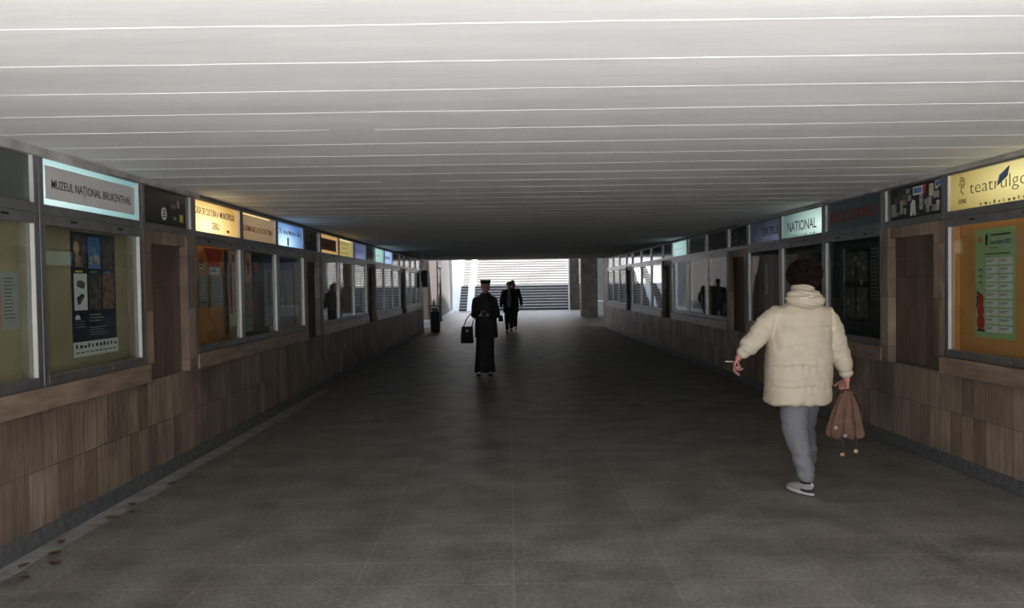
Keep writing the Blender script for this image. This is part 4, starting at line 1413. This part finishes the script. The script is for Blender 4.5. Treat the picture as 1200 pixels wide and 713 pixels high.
# tan bag hanging from the right hand
def bag():
    bx, by = 2.490, 5.685
    root = thing('bag', 'tan gathered cloth bag hanging from the right hand of the person in cream', 'bag', (bx, by, .40))
    m_ = MB()
    def wob(t, u):
        return 1 + (.13 + .12 * (1 - u)) * math.sin(7 * t + 1.3 * math.sin(2 * t)) * (1 if u < .93 else .3)
    m_.loft([(.0, 0, .0, .070, .045), (.0, 0, .010, .105, .06), (-.004, 0, .035, .122, .072), (-.006, 0, .10, .112, .072), (-.004, 0, .19, .088, .064),
             (0, 0, .27, .068, .055), (.004, 0, .325, .046, .040), (.006, 0, .35, .036, .030), (.006, 0, .362, .020, .018)], 64, 2.0, wob)
    remeshed('bag_body', m_, 'bag_tan', root, .0055, 1, lambda co, no: folds(folds(co, no, .007, (14, 14, 10), 2), no, .003, (60, 60, 12), 8))
    fl = MB()
    fl.hexa([(.03, -.035, .345), (.055, -.02, .335), (.055, .02, .335), (.03, .03, .345), (.05, -.02, .352), (.118, -.012, .20), (.118, .012, .20), (.05, .02, .352)])
    fl.build('flap', 'bag_tan', root, bevel=.006)
    st = MB()
    st.tube([(-.03, -.02, .335), (-.022, -.012, .385), (0, 0, .412), (.022, .01, .385), (.035, .015, .335)], .0065, 8)
    st.build('handle', 'cloth_brown', root, smooth=True)
    for pts, tip in ((((-.05, -.05, .03), (-.045, -.055, -.03), (-.03, -.05, -.085), (-.028, -.05, -.095)), (-.05, -.05, -.112)),
                     (((.05, -.05, .02), (.058, -.05, -.04), (.052, -.05, -.07)), (.05, -.05, -.09))):
        s_ = MB()
        pts = [Vector(p) for p in pts]
        for p, q in zip(pts[:-1], pts[1:]):
            s_.tube([p, q], .0075, 8)
        sp = MB().tube(pts, .0075, 8).build('strap', 'cloth_brown', root, smooth=True)
        e = Vector(tip)
        MB().loft([(e.x, e.y, e.z - .010, .014, .009), (e.x, e.y, e.z, .019, .011), (e.x, e.y, e.z + .012, .015, .009), (pts[-1].x, pts[-1].y, pts[-1].z, .009, .008)], 14).build('strap_end', 'bag_tip', sp, smooth=True)
    MB().loft([(-.098, -.048, .075, .012, .006), (-.098, -.05, .088, .014, .007), (-.098, -.048, .10, .010, .006)], 12).build('tab', 'bag_tip', root, smooth=True)
    MB().box(-.062, -.034, -.098, -.088, .028, .048).build('buckle', 'alu', root, bevel=.002)
bag()

# --- person in black walking towards the camera, handbag on the arm
def dark_person():
    X, Y = -.445, 13.45
    r = thing('person', 'person in black coat, long skirt and flat topped cap, walking towards the camera', 'person', (X, Y, 0))
    hc = (.025, -.01, 1.545)
    b = MB()
    head(b, hc, (.05, -1, -.05), .98)
    b.loft([(0, 0, .85, .14, .10), (0, 0, 1.05, .125, .09), (.0, 0, 1.28, .16, .105), (.01, 0, 1.40, .12, .08)], 24)
    cap(b, (.02, 0, 1.46), (.01, 0, 1.36), .052, .06)
    pr = {}
    for s in (-1, 1):
        sh, el, wr = (s * .155 + .01, 0, 1.31), (s * .20 + .02, -.01, 1.06), (s * .055 - .005, -.215, 1.06)
        chain(b, [sh, el, wr], [.048, .038, .026])
        hand(b, wr, (-s * .55, -.35, .12), (-s * .2, .8, .5), -s, k=.9, curl=(45, 55, 35), finger_r=.0085)
        pr[s] = (sh, el, wr)
        chain(b, [(s * .085, .01, .88), (s * .09, 0, .48), (s * .10, .0, .07)], [.075, .052, .036])
        chain(b, [(s * .10, .0, .05), (s * .11, -.13, .035)], [.036, .03])
    remeshed('body', b, 'skin', r, .006, 3)
    face_parts(r, hc, (.05, -1, -.05), .98)
    MB().loft([(.025, .012, 1.60, .086, .100), (.025, .012, 1.63, .090, .104), (.025, .010, 1.668, .094, .108), (.025, .010, 1.672, .090, .104)], 28).build('cap', 'cloth_black', r, smooth=False)
    MB().loft([(.025, -.085, 1.603, .06, .04), (.025, -.10, 1.609, .066, .045), (.025, -.085, 1.615, .06, .04)], 20).build('cap_peak', 'cloth_black', r, smooth=True)
    hb = MB()
    hb.ell((.025, .035, 1.56), (.084, .075, .085), 20, 12)
    hb.build('hair', 'hair_dark', r, smooth=True)
    c = MB()
    c.loft([(.03, .0, .66, .19, .13), (.03, 0, .68, .198, .14), (.022, 0, .9, .192, .135), (.015, 0, 1.1, .178, .125), (.012, 0, 1.28, .19, .125), (.01, 0, 1.36, .155, .10), (.015, 0, 1.405, .10, .08), (.02, 0, 1.44, .075, .07)], 32, 2.2)
    for s in (-1, 1):
        sh, el, wr = pr[s]
        e = Vector(wr) + (Vector(el) - Vector(wr)).normalized() * .05
        chain(c, [sh, el, e], [.068, .062, .048], 16)
    remeshed('coat', c, 'cloth_black', r, .009, 4, lambda co, no: folds(co, no, .012, (8, 8, 6), 3))
    sk = MB()
    sk.loft([(-.01, .0, .055, .172, .135), (-.01, .0, .075, .182, .145), (-.01, 0, .25, .168, .135), (.0, 0, .5, .160, .125), (.01, 0, .75, .158, .12), (.01, 0, .9, .14, .105)], 48, 2.2,
            lambda t, u: 1 + .055 * (1 - u) * math.sin(9 * t + 1))
    sk.build('skirt', 'cloth_black', r, smooth=True)
    for s in (-1, 1):
        sh = bpy.data.objects.new('shoe', None); COL.objects.link(sh); sh.parent = r
        shoe(sh, PI + s * .12, (s * .095 - .01, -.045, 0), .95, sneaker=False)
        MB().ell((s * .095 - .01, -.12, .055), (.035, .05, .018), 12, 8).build('toe_cap', 'shoe_grey', sh, smooth=True)
    ph = thing('phone', 'small phone with a pale screen held by the person in black', 'phone', (X + .0, Y - .295, 1.065), 0)
    ph.rotation_euler = (math.radians(-35), 0, 0)
    MB().box(-.034, .034, -.004, .004, -.02, .09).build('body', 'black', ph, bevel=.003)
    MB().box(-.030, .030, .0041, .005, -.01, .084).build('screen', 'paper_dull', ph)
    bg_ = thing('handbag', 'black handbag hanging from the arm of the person in black', 'handbag', (X - .300, Y - .10, .575))
    m_ = MB()
    m_.loft([(-.005, 0, 0, .105, .055), (-.005, 0, .01, .112, .06), (-.005, 0, .16, .108, .052), (.0, 0, .27, .10, .03), (.0, 0, .29, .096, .022)], 28, 3.2)
    m_.build('bag_body', 'cloth_black', bg_, smooth=True)
    for dy in (-.02, .02):
        MB().tube([(-.07, dy, .27), (-.01, dy * .8, .42), (.085, dy * .5, .535), (.125, dy * .4, .548), (.15, dy * .5, .52), (.115, dy * .8, .40), (.07, dy, .27)], .008, 8).build('strap', 'cloth_black', bg_, smooth=True)
    MB().box(-.015, .015, -.062, -.05, .2, .235).build('clasp', 'alu', bg_, bevel=.002)
dark_person()

# --- the couple farther back
def far_person(X, Y, label, coat_m, open_shirt, hgt, lean=0.0, hairm='hair_dark', long_hair=False, step=.12, coat_len=.64, armx=.0, skirt=False, hairsize=1.0):
    r = thing('person', label, 'person', (X, Y, 0))
    k = hgt / 1.72
    hc = (0.0, -.02, 1.60 * k)
    b = MB()
    head(b, hc, (0, -1, 0), .97)
    b.loft([(0, 0, .86 * k, .14, .10), (0, 0, 1.1 * k, .13, .09), (0, 0, 1.32 * k, .165, .105), (0, 0, 1.42 * k, .12, .08)], 22)
    cap(b, (0, 0, 1.5 * k), (0, 0, 1.38 * k), .052, .06)
    arms, legs = {}, {}
    for s in (-1, 1):
        sh, el, wr = (s * .18, 0, 1.37 * k), (s * (.245 + armx), .04 * s, 1.12 * k), (s * (.27 + armx), -.06 * s, .88 * k)
        chain(b, [sh, el, wr], [.05, .04, .027])
        hand(b, wr, (s * .03, -.05 * s, -1), (-s, 0, 0), -s, k=.92, curl=(35, 45, 30), finger_r=.009)
        arms[s] = (sh, el, wr)
        kn, an = (s * .085, -.10 if s < 0 else .02, .48 * k), (s * .075, -.12 if s < 0 else step, .08 if s < 0 else .11)
        chain(b, [(s * .085, 0, .88 * k), kn, an], [.078, .054, .038])
        chain(b, [an, (an[0] + s * .015, an[1] - .13, an[2] - .04)], [.038, .03])
        legs[s] = (kn, an)
    remeshed('body', b, 'skin', r, .007, 3)
    face_parts(r, hc, (0, -1, 0), .97)
    h_ = MB().ell((0, .01, 1.645 * k), (.086 * hairsize, .096 * hairsize, .078 * hairsize), 20, 12)
    if long_hair:
        h_.ell((0, .05, 1.55 * k), (.10, .07, .13), 18, 12)
    h_.build('hair', hairm, r, smooth=True)
    t = MB()
    for s in (-1, 1):
        kn, an = legs[s]
        chain(t, [(s * .085, 0, .90 * k), kn, (an[0], an[1], an[2] + .03)], [.10, .075, .058], 16)
    chain(t, [(-.085, 0, .92 * k), (.085, 0, .92 * k)], [.11, .11], 16)
    remeshed('trousers', t, 'cloth_dark' if not skirt else 'cloth_brown', r, .011, 4, lambda co, no: folds(co, no, .01, (9, 9, 6), 5))
    c = MB()
    c.loft([(0, 0, coat_len, .20, .135), (0, 0, coat_len + .02, .212, .145), (0, 0, .9 * k, .20, .14), (0, 0, 1.12 * k, .185, .13), (0, 0, 1.32 * k, .20, .125), (0, 0, 1.40 * k, .16, .10), (0, 0, 1.45 * k, .09, .075)], 30, 2.2)
    for s in (-1, 1):
        sh, el, wr = arms[s]
        chain(c, [sh, el, (wr[0], wr[1], wr[2] + .03)], [.072, .066, .05], 16)
    remeshed('coat', c, coat_m, r, .011, 4, lambda co, no: folds(co, no, .012, (8, 8, 6), 2))
    if open_shirt:
        MB().loft([(0, -.118, .86 * k, .055, .04), (0, -.122, .95 * k, .07, .04), (0, -.112, 1.2 * k, .075, .04), (0, -.088, 1.38 * k, .055, .04), (0, -.07, 1.44 * k, .04, .03)], 18).build('shirt', 'shirt_grey', r, smooth=True)
    for s in (-1, 1):
        sh = bpy.data.objects.new('shoe', None); COL.objects.link(sh); sh.parent = r
        an = legs[s][1]
        shoe(sh, PI + s * .1, (an[0], an[1] + .0, an[2] - .08), .98, sneaker=False)
    return r
far_person(-.02, 25.6, 'person in dark open jacket over pale shirt, far back near the stairs', 'cloth_dark', True, 1.68, step=.2)
far_person(.105, 26.35, 'person in dark brown clothes half hidden behind the walker in the open jacket', 'cloth_brown', False, 1.74, hairm=mat('brown_hair', (.16, .085, .06), .6, .3, 40), long_hair=True, step=.16, armx=.02, skirt=True)
fb = thing('handbag', 'small dark bag hanging low beside the walker in the open jacket', 'handbag', (-.305, 25.64, .365))
MB().loft([(0, 0, 0, .075, .04), (0, 0, .01, .08, .045), (0, 0, .15, .07, .035), (0, 0, .2, .05, .02)], 20, 2.6).build('bag_body', 'cloth_black', fb, smooth=True)
MB().tube([(-.04, 0, .19), (-.02, 0, .33), (.01, 0, .375), (.03, 0, .33), (.04, 0, .19)], .008, 8).build('strap', 'cloth_black', fb, smooth=True)
